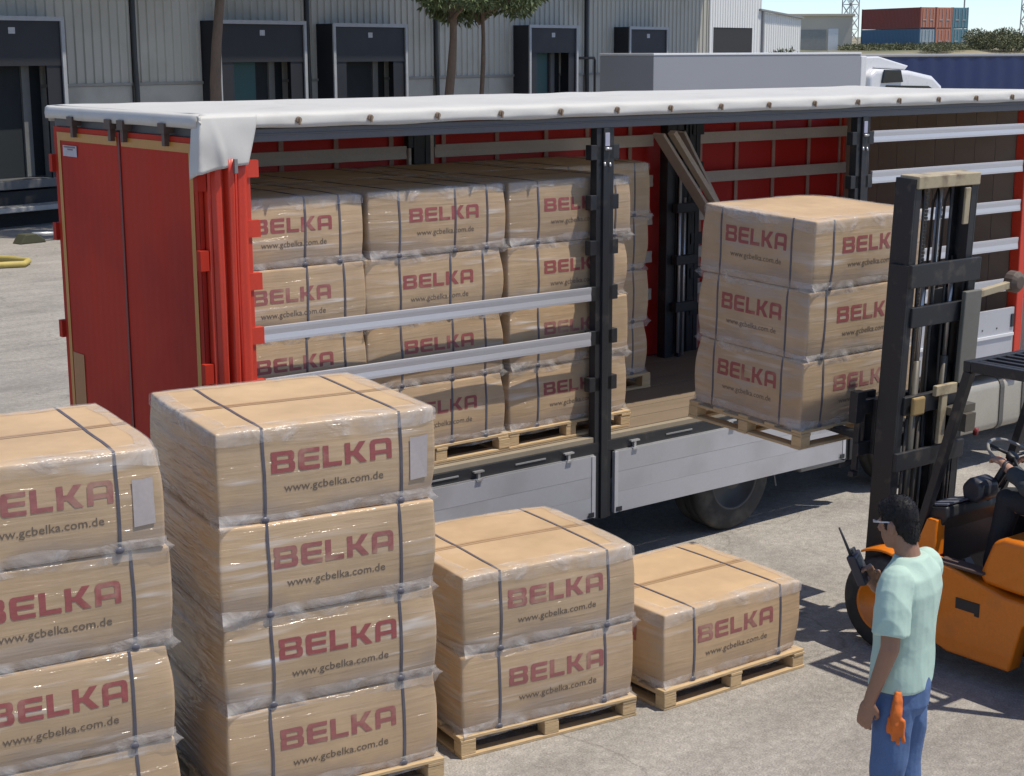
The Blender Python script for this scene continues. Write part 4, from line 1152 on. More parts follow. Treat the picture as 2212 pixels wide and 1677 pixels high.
def hand(mb, wrist, d, nrm, curl=0.6, thumb=1):
    """wrist, direction of the fingers, palm normal (towards the palm side), curl, thumb side sign"""
    d = Vector(d).normalized(); nrm = Vector(nrm); nrm = (nrm - d * nrm.dot(d)).normalized(); s = d.cross(nrm) * thumb
    w = Vector(wrist)
    rot = Matrix((s, d, nrm)).transposed()
    mb.ellipsoid(w + d * 0.048, (0.040, 0.055, 0.017), 12, 8, rot)
    mb.tube([w - d * 0.03, w + d * 0.03], [0.026, 0.027], 10)
    for i, (off, L_) in enumerate(((0.030, 0.072), (0.010, 0.080), (-0.010, 0.074), (-0.029, 0.058))):
        p = w + d * 0.088 + s * off; dd = d.copy(); pts = [w + d * 0.06 + s * off, p]
        for j in range(3):
            a = curl * (0.7 + 0.25 * j)
            dd = (Quaternion(s, 0) @ dd)
            dd = (dd * math.cos(a) + nrm * math.sin(a)).normalized()
            nrm_l = nrm
            p = p + dd * L_ * (0.45, 0.32, 0.26)[j]; pts.append(p)
        mb.tube(pts, [0.0105, 0.0102, 0.0095, 0.009, 0.008], 8)
        mb.ellipsoid(pts[-1], (0.008, 0.008, 0.008), 8, 6)
    tp = [w + d * 0.02 + s * 0.022, w + d * 0.045 + s * 0.046 + nrm * 0.012, w + d * 0.072 + s * 0.052 + nrm * 0.03, w + d * 0.092 + s * 0.042 + nrm * 0.042]
    mb.tube(tp, [0.014, 0.0125, 0.0115, 0.009], 8); mb.ellipsoid(tp[-1], (0.009, 0.009, 0.009), 8, 6)

def remesh(mb, name, mat, parent, vox=0.006, smooth=4, ripple=0.0, rs=9.0, ridge=False):
    o = mb.build(name, mat, parent)
    r = o.modifiers.new('r', 'REMESH'); r.mode = 'VOXEL'; r.voxel_size = vox; r.use_smooth_shade = True
    s = o.modifiers.new('s', 'SMOOTH'); s.iterations = smooth; s.factor = 0.5
    bake(o)
    if ripple > 0:
        vs = o.data.vertices
        nn = [v.normal.copy() for v in vs]; cc = [v.co.copy() for v in vs]; out = []
        for c, n in zip(cc, nn):
            f = mnoise.noise(Vector((c.x * rs, c.y * rs, c.z * rs * 0.7))) + 0.5 * mnoise.noise(Vector((c.x * rs * 2.3, c.y * rs * 2.3, c.z * rs * 1.4 + 5)))
            if ridge:
                f = 1.1 - 2.6 * abs(mnoise.noise(Vector((c.x * rs + c.z * 3.0, c.y * rs + c.z * 2.0, c.z * rs * 0.45)))) + 0.35 * f
            out += list(c + n * ripple * f)
        vs.foreach_set('co', out); o.data.update()
    for p in o.data.polygons: p.use_smooth = True
    return o

def head(mb, c, rot, sc=1.0):
    """skull, jaw, nose, ears, eyes sockets; c is the head centre, face towards +y of rot"""
    def T(p): return Vector(c) + rot @ (Vector(p) * sc)
    mb.ellipsoid(T((0, -0.010, 0.018)), tuple(v * sc for v in (0.074, 0.094, 0.102)), 18, 14, rot)
    mb.ellipsoid(T((0, 0.030, -0.045)), tuple(v * sc for v in (0.058, 0.062, 0.075)), 16, 12, rot)
    mb.ellipsoid(T((0, 0.052, -0.092)), tuple(v * sc for v in (0.032, 0.032, 0.026)), 12, 8, rot)
    mb.tube([T((0, 0.080, 0.015)), T((0, 0.102, -0.022)), T((0, 0.094, -0.034))], [0.008, 0.014, 0.012], 8)
    mb.ellipsoid(T((0, 0.080, -0.060)), (0.024, 0.012, 0.010), 10, 6, rot)
    mb.tube([T((-0.05, 0.070, 0.022)), T((0, 0.084, 0.026)), T((0.05, 0.070, 0.022))], 0.010, 8)
    for sx in (-1, 1):
        mb.ellipsoid(T((sx * 0.077, 0.0, -0.012)), (0.010, 0.020, 0.032), 10, 8, rot)
        mb.ellipsoid(T((sx * 0.030, 0.076, 0.006)), (0.012, 0.008, 0.008), 8, 6, rot)

def hair(c, rot, parent, mat, sc=1.0):
    def T(p): return Vector(c) + rot @ (Vector(p) * sc)
    mb = MB()
    mb.ellipsoid(T((0, -0.018, 0.036)), (0.082 * sc, 0.100 * sc, 0.096 * sc), 20, 14, rot)
    mb.ellipsoid(T((0, -0.055, -0.015)), (0.072 * sc, 0.060 * sc, 0.075 * sc), 18, 12, rot)
    mb.ellipsoid(T((0, 0.035, 0.075)), (0.066 * sc, 0.058 * sc, 0.045 * sc), 16, 10, rot)
    mb.ellipsoid(T((0, -0.062, -0.062)), (0.052, 0.045, 0.045), 14, 10, rot)
    for sx in (-1, 1): mb.ellipsoid(T((sx * 0.070, 0.022, 0.020)), (0.012, 0.020, 0.040), 10, 8, rot)
    h = remesh(mb, 'hair', mat, parent, 0.006, 3, 0.004, 34.0)
    r = random.Random(4); vs = []; fs = []
    vv = h.data.vertices
    for _ in range(2600):
        v = vv[r.randrange(len(vv))]
        d = (v.normal * 0.55 + Vector((r.uniform(-.6, .6), r.uniform(-.6, .6) - 0.2, r.uniform(-.6, .3)))).normalized() * r.uniform(0.005, 0.011)
        s = d.cross(Vector((r.uniform(-1, 1), r.uniform(-1, 1), r.uniform(-1, 1)))).normalized() * 0.0014
        n0 = len(vs); q = v.co
        vs += [q - s, q + s, q + d]; fs.append((n0, n0 + 1, n0 + 2))
    MB().add(vs, fs).build('hair_strands', mat, h)
    return h

def standing_man():
    man = empty('person', (0.175, -5.89, 0.80), 'person in mint t-shirt and blue jeans holding a walkie-talkie, seen from behind', 'person')
    F = Vector((-0.26, 0.966, 0))
    man.rotation_euler = (0, 0, math.atan2(-F.x, F.y))
    man.scale = (0.90, 0.90, 1.0)
    # skin: one body
    b = MB()
    hc = Vector((0, 0.06, 1.635)); hrot = Matrix.Rotation(R(-4), 3, 'Z') @ Matrix.Rotation(R(-10), 3, 'X')
    head(b, hc, hrot, 0.93)
    limb(b, [(0, -0.02, 1.42), (0, 0.0, 1.50), (0, 0.03, 1.60)], [0.075, 0.060, 0.056])
    b.loft([ell_ring((0, 0, 0.90), .10, .06), ell_ring((0, 0, 1.05), .12, .075), ell_ring((0, 0, 1.25), .16, .105), ell_ring((0, -.01, 1.40), .17, .09), ell_ring((0, -.015, 1.47), .12, .06)])
    limb(b, [(-.19, -.02, 1.42), (-.245, -.035, 1.15), (-.235, .055, .905)], [.055, .045, .030])
    hand(b, (-.235, .060, .90), (0.0, .22, -1), (1, 0.1, 0.1), 0.45, 1)
    limb(b, [(.19, -.02, 1.42), (.235, .06, 1.17), (.085, .195, 1.31)], [.055, .044, .030])
    hand(b, (.08, .20, 1.315), (-.55, .25, .80), (-.6, -.5, -.3), 0.75, 1)
    for sx in (-1, 1):
        limb(b, [(sx * .08, 0, .88), (sx * .10, .02, .50), (sx * .10, -.02, .08)], [.065, .05, .04])
    remesh(b, 'body', SKIN, man, 0.0055, 3)
    hair(hc, hrot, man, HAIR, 0.93)
    # t-shirt
    t = MB()
    t.loft([ell_ring((0, .005, .925), .190, .140, 28, pw=.9), ell_ring((0, .0, 1.0), .186, .136, 28, pw=.9), ell_ring((0, -.002, 1.12), .178, .130, 28, pw=.9), ell_ring((0, -.005, 1.26), .192, .136, 28, pw=.88),
            ell_ring((0, -.015, 1.36), .203, .132, 28, pw=.85), ell_ring((0, -.02, 1.43), .195, .112, 28, pw=.85), ell_ring((0, -.02, 1.475), .130, .085, 28), ell_ring((0, -.015, 1.505), .088, .072, 28)])
    limb(t, [(-.175, -.02, 1.415), (-.228, -.032, 1.31)], [.083, .082]); t.tube([(-.222, -.03, 1.33), (-.240, -.034, 1.215)], [.081, .088], 18)
    limb(t, [(.175, -.02, 1.415), (.215, .015, 1.31)], [.083, .080]); t.tube([(.212, .012, 1.32), (.228, .04, 1.22)], [.080, .084], 18)
    remesh(t, 't_shirt', MINT, man, 0.006, 6, 0.0048, 8.0, True)
    # jeans
    j = MB()
    j.loft([ell_ring((0, 0, 1.00), .165, .118, 24), ell_ring((0, -.008, .93), .172, .128, 24), ell_ring((0, -.008, .85), .170, .128, 24), ell_ring((0, 0, .80), .12, .10, 24)])
    for sx in (-1, 1):
        limb(j, [(sx * .085, -.005, .86), (sx * .098, .010, .52), (sx * .10, -.015, .10)], [.100, .080, .068], 18)
    remesh(j, 'jeans', DENIM, man, 0.006, 4, 0.007, 9.0, True)
    for sx in (-1, 1):
        s = MB(); s.ellipsoid((sx * .105, .05, .035), (.045, .135, .035), 16, 10); s.ellipsoid((sx * .10, -.02, .06), (.045, .06, .05), 14, 8)
        s.box(sx * .105 - .04, sx * .105 + .04, -.07, .17, 0.0, .02)
        remesh(s, 'shoe', SHOE, man, 0.006, 4)
    # spectacles
    gl_ = MB()
    def T(p): return hc + hrot @ Vector(p)
    for sx in (-1, 1):
        gl_.tube([T((sx * .078, .0, .018)), T((sx * .072, .085, .020))], 0.0035, 6)
        gl_.tube([T((sx * .012, .104, .010)), T((sx * .040, .103, .022)), T((sx * .072, .085, .020))], 0.003, 6)
    gl_.tube([T((-.012, .104, .010)), T((.012, .104, .010))], 0.003, 6)
    gl_.build('spectacles', GLASSES, man, smooth=True)
    return man
man = standing_man()
mT = Matrix.Translation(man.location) @ Matrix.Rotation(man.rotation_euler[2], 4, 'Z') @ Matrix.Diagonal((0.90, 0.90, 1.0, 1.0))
# the radio in the raised hand
rad = empty('walkie_talkie', mT @ Vector((.015, .225, 1.345)), 'black walkie-talkie with a thin aerial in the raised hand', 'radio', rz=man.rotation_euler[2])
RT = Matrix.Rotation(R(-18), 4, 'X') @ Matrix.Rotation(R(-16), 4, 'Y') @ Matrix.Scale(1.18, 4)
MB(RT).box(-.030, .030, -.018, .018, -.01, .115).build('case', M('dark_radio_case', (0.03, 0.027, 0.04), 0.4, var=0.4, scale=30), rad, bevel=0.006)
MB(RT).box(-.022, .022, -.0195, -.0182, .06, .10).build('speaker_grille', DARK_GREY, rad)
kn = MB(RT).lathe([(.116, .008), (.132, .008)], 2, (.005, 0, 0), 12).lathe([(.116, .006), (.128, .006)], 2, (.022, 0, 0), 12).build('knob', DARK_GREY, rad)
MB(RT).tube([(-.018, 0, .115), (-.018, 0, .15), (-.018, 0, .235)], [.007, .0055, .004], 8).build('aerial', BLACK_PLASTIC, rad, smooth=True)
# gloves hanging from the pocket
GLV = M('orange_work_glove', (0.62, 0.14, 0.015), 0.7, var=0.2, scale=18)
gw = MB()
gw.loft([ell_ring((-.175, -.06, .945), .018, .014, 12), ell_ring((-.185, -.06, .91), .028, .020, 12), ell_ring((-.19, -.06, .85), .032, .026, 12), ell_ring((-.192, -.058, .80), .030, .020, 12), ell_ring((-.19, -.058, .77), .016, .012, 12)])
for k, (oy, L_) in enumerate(((-.030, .085), (-.010, .10), (.010, .09), (.028, .06))):
    limb(gw, [(-.19, -.06 + oy, .82), (-.194, -.062 + oy * 1.2, .82 - L_)], [.013, .009], 8)
gl2 = empty('work_gloves', mT @ Vector((-.19, -.06, .75)), 'pair of orange work gloves hanging from the jeans pocket', 'gloves', rz=man.rotation_euler[2])
off = Vector((-.19, -.06, .75))
gw.v = [tuple(Vector(p) - off) for p in gw.v]
remesh(gw, 'glove', GLV, gl2, 0.005, 3, 0.004, 30.0)
# low platform the man stands on
CONC = M('platform_concrete', (0.34, 0.32, 0.29), 0.85, var=0.15, bump=0.006, bscale=40)
pf = empty('loading_platform', (0.0, -6.6, 0), 'low concrete loading platform under the person in the mint t-shirt', 'platform')
MB().box(-1.6, 2.2, -1.7, 0.92, 0.0, 0.76).build('platform_block', CONC, pf, bevel=0.01)
MB().box(-1.62, 2.22, -1.72, 0.94, 0.7605, 0.80).build('platform_slab', CONC, pf, bevel=0.008)

def seated_driver():
    d = empty('person', (4.55, -3.98, 1.21), 'person in dark work clothes driving the forklift, hand on the steering wheel', 'person')
    # local: origin on the seat, facing +y
    b = MB()
    hc = Vector((-.02, .04, .70)); hrot = Matrix.Rotation(R(10), 3, 'Z')
    head(b, hc, hrot)
    limb(b, [(0, -.02, .46), (0, .0, .56), (-.01, .02, .64)], [.075, .06, .055])
    b.loft([ell_ring((0, 0, .02), .15, .11), ell_ring((0, -.01, .2), .145, .10), ell_ring((0, -.02, .38), .165, .10), ell_ring((0, -.02, .49), .11, .06)])
    hw = Vector((-.13, .565, .335))
    limb(b, [(-.20, -.02, .44), (-.27, .22, .22), (-.175, .50, .325)], [.055, .046, .032])
    hand(b, (-.172, .51, .328), (.35, .85, .15), (.35, .1, -1), 0.75, -1)
    limb(b, [(.20, -.02, .44), (.27, .20, .22), (.20, .46, .30)], [.055, .046, .032])
    hand(b, (.20, .47, .30), (-.2, .9, .05), (-.3, .1, -1), 0.75, 1)
    for sx in (-1, 1):
        limb(b, [(sx * .10, 0, .06), (sx * .15, .42, .02), (sx * .14, .58, -.50), (sx * .14, .70, -.58)], [.075, .055, .04, .035])
    remesh(b, 'body', SKIN2, d, 0.0055, 3)
    hair(hc, hrot, d, HAIR)
    t = MB()
    t.loft([ell_ring((0, 0, .0), .185, .145, 24), ell_ring((0, -.01, .2), .18, .14, 24), ell_ring((0, -.02, .36), .20, .13, 24), ell_ring((0, -.02, .45), .19, .10, 24), ell_ring((0, -.01, .51), .09, .07, 24)])
    limb(t, [(-.19, -.02, .43), (-.27, .21, .225), (-.225, .36, .275)], [.08, .072, .062], 16)
    limb(t, [(.19, -.02, .43), (.27, .19, .225), (.225, .36, .275)], [.08, .072, .062], 16)
    remesh(t, 'jacket', SLATE, d, 0.007, 4, 0.009, 8.0, True)
    j = MB()
    j.loft([ell_ring((0, -.02, .0), .175, .14, 20), ell_ring((0, 0, .08), .18, .14, 20), ell_ring((0, 0, .16), .165, .13, 20)])
    for sx in (-1, 1):
        limb(j, [(sx * .09, .03, .08), (sx * .16, .44, .07), (sx * .14, .57, -.46)], [.105, .092, .066], 16)
    remesh(j, 'trousers', DARKCLOTH, d, 0.008, 4, 0.008, 9.0)
    for sx in (-1, 1):
        s = MB(); s.ellipsoid((sx * .14, .66, -.575), (.045, .13, .04), 14, 8); s.ellipsoid((sx * .14, .58, -.54), (.045, .06, .055), 12, 8)
        remesh(s, 'shoe', SHOE, d, 0.008, 3)
    MB().lathe([(-.014, .036), (.014, .036), (.014, .040), (-.014, .040)], 1, (-.190, .462, .312), 18, True).build('wristband', M('dark_wristband', (0.06, 0.05, 0.055), 0.5), d, smooth=True)
seated_driver()
# ---------------------------------------------------------------- tractor coupled to the trailer
tr = empty('tractor_unit', (10.0, 1.25, 0), 'tractor coupled to the curtain-side trailer, pale fuel tank showing behind the forklift', 'truck')
TANK = M('pale_fuel_tank', (0.40, 0.37, 0.31), 0.42, metal=0.2, var=0.12)
def rr_poly(y0, y1, z0, z1, r, n=5):
    pts = []
    for cx, cz, a0 in ((y1 - r, z1 - r, 0), (y0 + r, z1 - r, 90), (y0 + r, z0 + r, 180), (y1 - r, z0 + r, 270)):
        for k in range(n + 1):
            a = R(a0 + 90 * k / n)
            pts.append((cx + r * math.cos(a), cz + r * math.sin(a)))
    return pts
tk = MB().prism(rr_poly(-1.25, -0.62, 0.40, 0.97, 0.10), 0, -1.34, -0.16).build('fuel_tank', TANK, tr, bevel=0.02, seg=3, auto=True)
for x in (-0.62, -0.22):
    MB().prism(rr_poly(-1.262, -0.61, 0.39, 0.98, 0.11), 0, x - 0.035, x + 0.035).build('tank_strap', M('grey_tank_strap', (0.10, 0.095, 0.085), 0.5), tk)
MB().box(-3.0, 2.0, -0.45, -0.36, 0.62, 0.86).box(-3.0, 2.0, 0.36, 0.45, 0.62, 0.86).build('chassis_rail', DARK_GREY, tr, bevel=0.006)
MB().box(-2.3, -1.5, -0.55, 0.55, 0.90, 1.04).build('fifth_wheel', GREASE, tr, bevel=0.03)
for x in (-2.05,):
    wheel(x, -1.22, 0, tr); wheel(x, 1.22, 1, tr)
wheel(1.55, -1.22, 0, tr); wheel(1.55, 1.22, 1, tr)
MB().prism([(0.2, 1.0), (0.2, 3.5), (0.5, 3.8), (1.6, 3.75), (2.1, 3.2), (2.38, 2.1), (2.42, 0.45), (2.1, 0.4), (2.08, 0.75), (1.9, 1.0), (1.2, 1.0), (1.0, 0.75), (0.95, 0.5), (0.25, 0.5)], 1, -1.22, 1.22).build('cab', WHITE_PAINT, tr, bevel=0.08, seg=3, auto=True)
MB().prism([(2.13, 3.0), (2.30, 2.2), (2.42, 2.2), (2.24, 3.02)], 1, -1.05, 1.05).build('windscreen', GLASS_DK, tr)
MB().box(1.25, 2.0, -1.226, -1.20, 2.05, 2.75).build('side_window', GLASS_DK, tr, bevel=0.01)
MB().bar((-0.1, -0.9, 0.9), (-0.1, -0.9, 1.5), 0.05, 0.05, (0, 1, 0)).build('air_line_post', DARK_GREY, tr)

# ---------------------------------------------------------------- warehouse with loading docks
TH = R(14)
wh = empty('warehouse', (11.375, 31.711, 0), 'long pale corrugated-steel warehouse with dark loading docks behind the trailer', 'warehouse', rz=TH)
WALL = M('pale_corrugated_sheet', (0.44, 0.42, 0.355), 0.55, var=0.10, scale=0.5, stretch=(1, 1, 0.4), fine=0.04, dirt=(0.32, 0.295, 0.23), dirt_scale=0.6, dirt_lo=0.5, dirt_hi=0.8)
PLINTH = M('pale_plinth_panel', (0.42, 0.405, 0.35), 0.65, var=0.12, scale=0.8, dirt=(0.28, 0.26, 0.22), dirt_scale=1.0, dirt_lo=0.5, dirt_hi=0.85)
PIPE = M('dark_downpipe', (0.045, 0.045, 0.042), 0.5)
DOCKPAD = M('blue_black_dock_pad', (0.015, 0.016, 0.021), 0.6, var=0.25)
DOCKTRIM = M('grey_dock_trim', (0.34, 0.35, 0.36), 0.45)
DARKIN = M('dark_dock_interior', (0.012, 0.016, 0.018), 0.8)
TEAL = M('teal_dock_door', (0.02, 0.075, 0.075), 0.5)
cuts = [-17.0, -7.0, -2.7, 3.65, 10.48, 16.67, 25.6, 34.74]
for i in range(len(cuts) - 1):
    a, b = cuts[i] + (0.06 if i else 0), cuts[i + 1] - (0.06 if i < len(cuts) - 2 else 0)
    prof = []
    n = max(1, int(round((b - a) / 0.30))); w = (b - a) / n
    for k in range(n):
        x = a + k * w
        prof += [(x, 0), (x + w * 0.58, 0), (x + w * 0.66, -0.045), (x + w * 0.92, -0.045)]
    prof.append((b, 0))
    mb = MB().loft([[(x, y, z) for x, y in prof] for z in (3.58, 9.2)], cap=False, closed=False)
    mb.build('wall_sheet', WALL, wh)
    nb = max(1, int(round((b - a) / 3.1))); wb = (b - a) / nb
    for k in range(nb):
        MB().box(a + k * wb + 0.006, a + (k + 1) * wb - 0.006, 0.0, 0.12, 0.0, 3.50).build('plinth_panel', PLINTH, wh, bevel=0.008)
MB().box(-17.0, 34.74, -0.05, 0.02, 3.505, 3.585).build('flashing', M('dull_flashing', (0.26, 0.25, 0.22), 0.5), wh)
MB().box(-17.0, 34.70, 0.15, 20.0, 0.0, 9.15).build('building_core', PLINTH, wh)
MB().box(34.74, 34.80, -0.06, 20.0, 0.0, 9.2).build('corner_trim', M('grey_corner_trim', (0.24, 0.24, 0.22), 0.5), wh)
MB().box(-17.2, 34.9, -2.6, 20.2, 9.2, 9.4).build('roof', WALL, wh, bevel=0.03)  # out-of-view eave deepened so its overhang shades the whole wall
for x in (3.65, 10.48, 16.67, 25.6):
    MB().tube([(x, -0.10, 9.1), (x, -0.10, 4.2), (x, -0.13, 3.4), (x, -0.16, 0.2)], 0.075, 10).build('downpipe', PIPE, wh, smooth=True)
def dock(s0, s1, ztop, zo, openw=0.62, door='dark'):
    p = 0.72
    d = MB().box(s0, s0 + 0.10, -p, 0.0, 0.9, ztop).box(s1 - 0.10, s1, -p, 0.0, 0.9, ztop).box(s0 + 0.1005, s1 - 0.1005, -p, 0.0, ztop - 0.10, ztop).build('dock_shelter', DOCKPAD, wh, bevel=0.01)
    MB().box(s0 - 0.02, s0 + 0.09, -p - 0.05, -p - 0.001, 0.9, ztop - 0.0905).box(s1 - 0.09, s1 + 0.02, -p - 0.05, -p - 0.001, 0.9, ztop - 0.0905).box(s0 - 0.02, s1 + 0.02, -p - 0.05, -p - 0.001, ztop - 0.09, ztop + 0.02).build('frame_trim', DOCKTRIM, d)
    MB().box(s0 + 0.092, s1 - 0.092, -p + 0.01, -p + 0.03, zo, ztop - 0.092).build('head_curtain', DOCKPAD, d)
    for a, b in ((s0 + 0.092, s0 + openw), (s1 - openw, s1 - 0.092)):
        MB().box(a, b, -p + 0.035, -p + 0.055, 1.1, zo + 0.3).build('side_curtain', DOCKPAD, d)
    MB().box(s0 + openw - 0.2, s1 - openw + 0.2, -0.09, -0.06, 1.2, zo + 0.3).build('doorway', DARKIN, d)
    if door == 'teal':
        MB().box(s0 + openw, s0 + openw + 1.35, -0.16, -0.10, 1.2, zo + 0.02).build('door_leaf', TEAL, d)
    MB().box(s1 - openw - 0.42, s1 - openw - 0.18, -0.16, -0.04, 1.2, zo + 0.25).build('door_jamb', M('grey_jamb', (0.16, 0.16, 0.15), 0.5), d)
    MB().box((s0 + s1) / 2 - 0.10, (s0 + s1) / 2 + 0.10, -p + 0.002, -p + 0.0095, ztop - 0.42, ztop - 0.26).build('dock_sign', M('pale_dock_sign', (0.42, 0.42, 0.42), 0.5, var=0.3, scale=20), d)
    MB().box(s0 + 0.5, s1 - 0.5, -p - 0.1, -0.03, 0.95, 1.18).build('dock_leveller', M('grey_leveller', (0.10, 0.10, 0.10), 0.6), d, bevel=0.02)
    for x in (s0 + 0.25, s1 - 0.45):
        MB().box(x, x + 0.22, -0.4, -0.02, 0.5, 1.1).build('bumper', RUBBER, d, bevel=0.02)
dock(-2.35, 0.80, 5.31, 4.08, 0.55)
MB().box(-2.5, 0.95, -0.74, -0.125, 0.0, 0.898).build('dock_base', M('black_dock_base', (0.014, 0.014, 0.015), 0.8), wh, bevel=0.01)
dock(6.18, 9.75, 5.31, 4.12, 0.62, 'teal')
dock(10.96, 14.42, 5.27, 4.10)
dock(21.1, 24.1, 5.33, 4.35, 0.5, 'teal')
dock(27.6, 30.4, 5.33, 4.0, 0.5)
MB().tube([(24.35, -0.35, 4.15), (25.75, -0.35, 4.15), (25.80, -0.35, 4.05), (25.80, -0.35, 0.0)], 0.05, 8).build('pipe_rail', PIPE, wh, smooth=True)
MB().box(-3.2, 1.6, -1.4, -0.75, 0.42, 0.55).build('dock_ledge', M('pale_ledge', (0.32, 0.31, 0.29), 0.6), wh, bevel=0.02)

# ---------------------------------------------------------------- pine trees
BARK = M('pine_bark', (0.15, 0.105, 0.075), 0.9, var=0.35, scale=4, stretch=(1, 1, 0.35), fine=0.25, fscale=25, bump=0.03, bscale=9)
LEAF = M('pine_needles', (0.095, 0.125, 0.05), 0.7, var=0.45, scale=1.2, fine=0.3, fscale=9)
LEAF2 = M('dusty_scrub_leaves', (0.15, 0.16, 0.085), 0.8, var=0.4, scale=0.8, fine=0.3, fscale=6)
def leaf_cloud(clumps, n, size, seed, droop=0.2):
    r = random.Random(seed); vs = []; fs = []
    for (c, rad) in clumps:
        c = Vector(c)
        m = int(n * (rad[0] * rad[1] * rad[2]) ** 0.5)
        for _ in range(m):
            while True:
                p = Vector((r.uniform(-1, 1), r.uniform(-1, 1), r.uniform(-1, 1)))
                if 0.25 < p.length < 1 and r.random() < p.length: break
            q = c + Vector((p.x * rad[0], p.y * rad[1], p.z * rad[2]))
            for _k in range(2):
                d = (p + Vector((r.uniform(-1, 1), r.uniform(-1, 1), r.uniform(-1, 1) - droop))).normalized() * size * r.uniform(0.6, 1.4)
                s = d.cross(Vector((r.uniform(-1, 1), r.uniform(-1, 1), r.uniform(-1, 1)))).normalized() * size * 0.15
                n0 = len(vs)
                vs += [q - s * 0.5, q + d * 0.55 - s, q + d, q + d * 0.5 + s]
                fs.append((n0, n0 + 1, n0 + 2, n0 + 3))
    return vs, fs
def pine(x, y, r0, bend, label, z0, z1, width, cx=0.0, n=900, seed=1):
    t = empty('pine_tree', (x, y, 0), label, 'tree', 'pine trees before the warehouse')
    r = random.Random(seed)
    pts = [(bend * math.sin(k * 0.5 + seed) * 0.25 * k / 6, 0.15 * math.sin(k * 0.7), z1 * k / 12.0) for k in range(12)]
    rads = [r0 * (1.15 - 0.7 * k / 11.0) * (1 + 0.06 * r.uniform(-1, 1)) for k in range(12)]
    tk = MB().tube(pts, rads, 12).build('trunk', BARK, t, smooth=True)
    clumps = []; lm = MB()
    for k in range(26):
        a = r.uniform(0, 2 * math.pi); zz = r.uniform(z0 + 0.5, z1); rad = width * (0.35 + 0.65 * (1 - abs((zz - z0) / (z1 - z0) - 0.35))) * r.uniform(0.45, 1.0)
        c = (cx + math.cos(a) * rad, math.sin(a) * rad, zz)
        s = r.uniform(0.45, 0.95)
        clumps.append((c, (s, s, s * 0.6)))
        lm.tube([(pts[min(11, int(zz / z1 * 12))][0], 0, zz - 0.6), ((c[0]) * 0.6, c[1] * 0.6, zz - 0.15), c], [0.07, 0.045, 0.015], 6)
    lm.build('limbs', BARK, tk, smooth=True)
    vs, fs = leaf_cloud(clumps, n, 0.21, seed)
    MB().add(vs, fs).build('crown', LEAF, t)
    return t
pine(14.28, 26.25, 0.155, 1.0, 'pine with bare leaning trunk left of the middle loading docks', 6.2, 11.0, 2.6, seed=3)
pine(22.78, 28.37, 0.145, 0.3, 'thick-trunked pine between two loading docks, low green crown', 5.15, 9.5, 2.3, cx=0.2, seed=5, n=800)
pine(24.25, 28.72, 0.085, 0.2, 'thin-trunked pine right of the thick one', 5.0, 8.2, 1.5, cx=0.3, seed=8, n=750)

# ---------------------------------------------------------------- parked trucks behind
GREYBOX = M('grey_box_trailer_skin', (0.29, 0.295, 0.31), 0.5, var=0.05, scale=0.6, fine=0.02)
gt = empty('box_trailer', (29.6, 27.0, 0), 'plain grey box trailer parked behind the roof of the open trailer', 'trailer')
MB().box(0.0, 9.8, 0.0, 2.5, 1.15, 4.27).build('box_body', GREYBOX, gt, bevel=0.02)
MB().box(-0.02, 9.82, -0.02, 2.52, 4.2705, 4.34).build('roof_edge', WHITE_PAINT, gt, bevel=0.015)
MB().box(0.0, 9.8, -0.012, -0.001, 1.16, 1.30).build('side_skirt_rail', DARK_GREY, gt)
MB().box(0.5, 9.2, 0.8, 1.7, 0.7, 1.14).build('chassis_beam', DARK_GREY, gt)
for x in (2.4, 3.7, 5.0):
    wheel(x, 0.05, 0, gt); wheel(x, 2.45, 1, gt)
wt = empty('tractor_unit', (39.6, 27.0, 0), 'white tractor cab in front of the grey box trailer', 'truck')
MB().prism([(0.35, 0.9), (0.35, 3.55), (0.7, 3.78), (2.6, 3.70), (3.9, 3.50), (4.45, 3.15), (4.72, 2.3), (4.8, 0.5), (4.3, 0.45), (2.6, 0.5), (2.4, 0.9)], 1, 0.02, 2.48).build('cab', WHITE_PAINT, wt, bevel=0.16, seg=4, auto=True)
MB().prism([(0.3, 3.2), (0.3, 4.18), (1.2, 4.20), (2.9, 3.86), (2.7, 3.72), (0.9, 3.80), (0.9, 3.2)], 1, 0.35, 2.15).build('roof_fairing', WHITE_PAINT, wt, bevel=0.06, seg=3, auto=True)
MB().box(0.0, 0.32, 0.15, 2.35, 1.1, 4.22).build('fairing_wing', WHITE_PAINT, wt, bevel=0.04)
MB().prism([(0.95, 3.28), (1.05, 3.74), (1.95, 3.72), (2.1, 3.30)], 1, -0.06, 0.015).build('side_window', GLASS_DK, wt, bevel=0.02)
MB().prism([(1.1, 3.05), (1.25, 3.2), (3.6, 3.14), (3.9, 3.02), (3.7, 2.2), (1.3, 2.2)], 1, -0.012, 0.0195).build('side_window', GLASS_DK, wt)
MB().box(-2.5, 4.0, 0.8, 1.7, 0.6, 0.9).build('chassis_rail', DARK_GREY, wt)
wheel(3.5, 0.05, 0, wt); wheel(3.5, 2.45, 1, wt); wheel(-0.6, 0.05, 0, wt); wheel(-0.6, 2.45, 1, wt)
BLUE = M('dark_blue_tarp', (0.009, 0.020, 0.085), 0.5, var=0.1)
bt = empty('curtain_trailer', (46.5, 36.0, 0), 'dark blue curtain-sided trailer behind the white tractor cab', 'trailer')
rings = []
for i in range(80):
    x = 18.0 * i / 79
    rings.append([(x, 0.02 * math.sin(x * 5.0), z) for z in (1.0, 2.0, 3.0, 4.12)])
o = MB().loft(rings, cap=False, closed=False).build('side_curtain', BLUE, bt, smooth=True)
MB().box(0, 18.0, 0.04, 2.5, 1.0, 4.1).build('trailer_body', BLUE, bt)
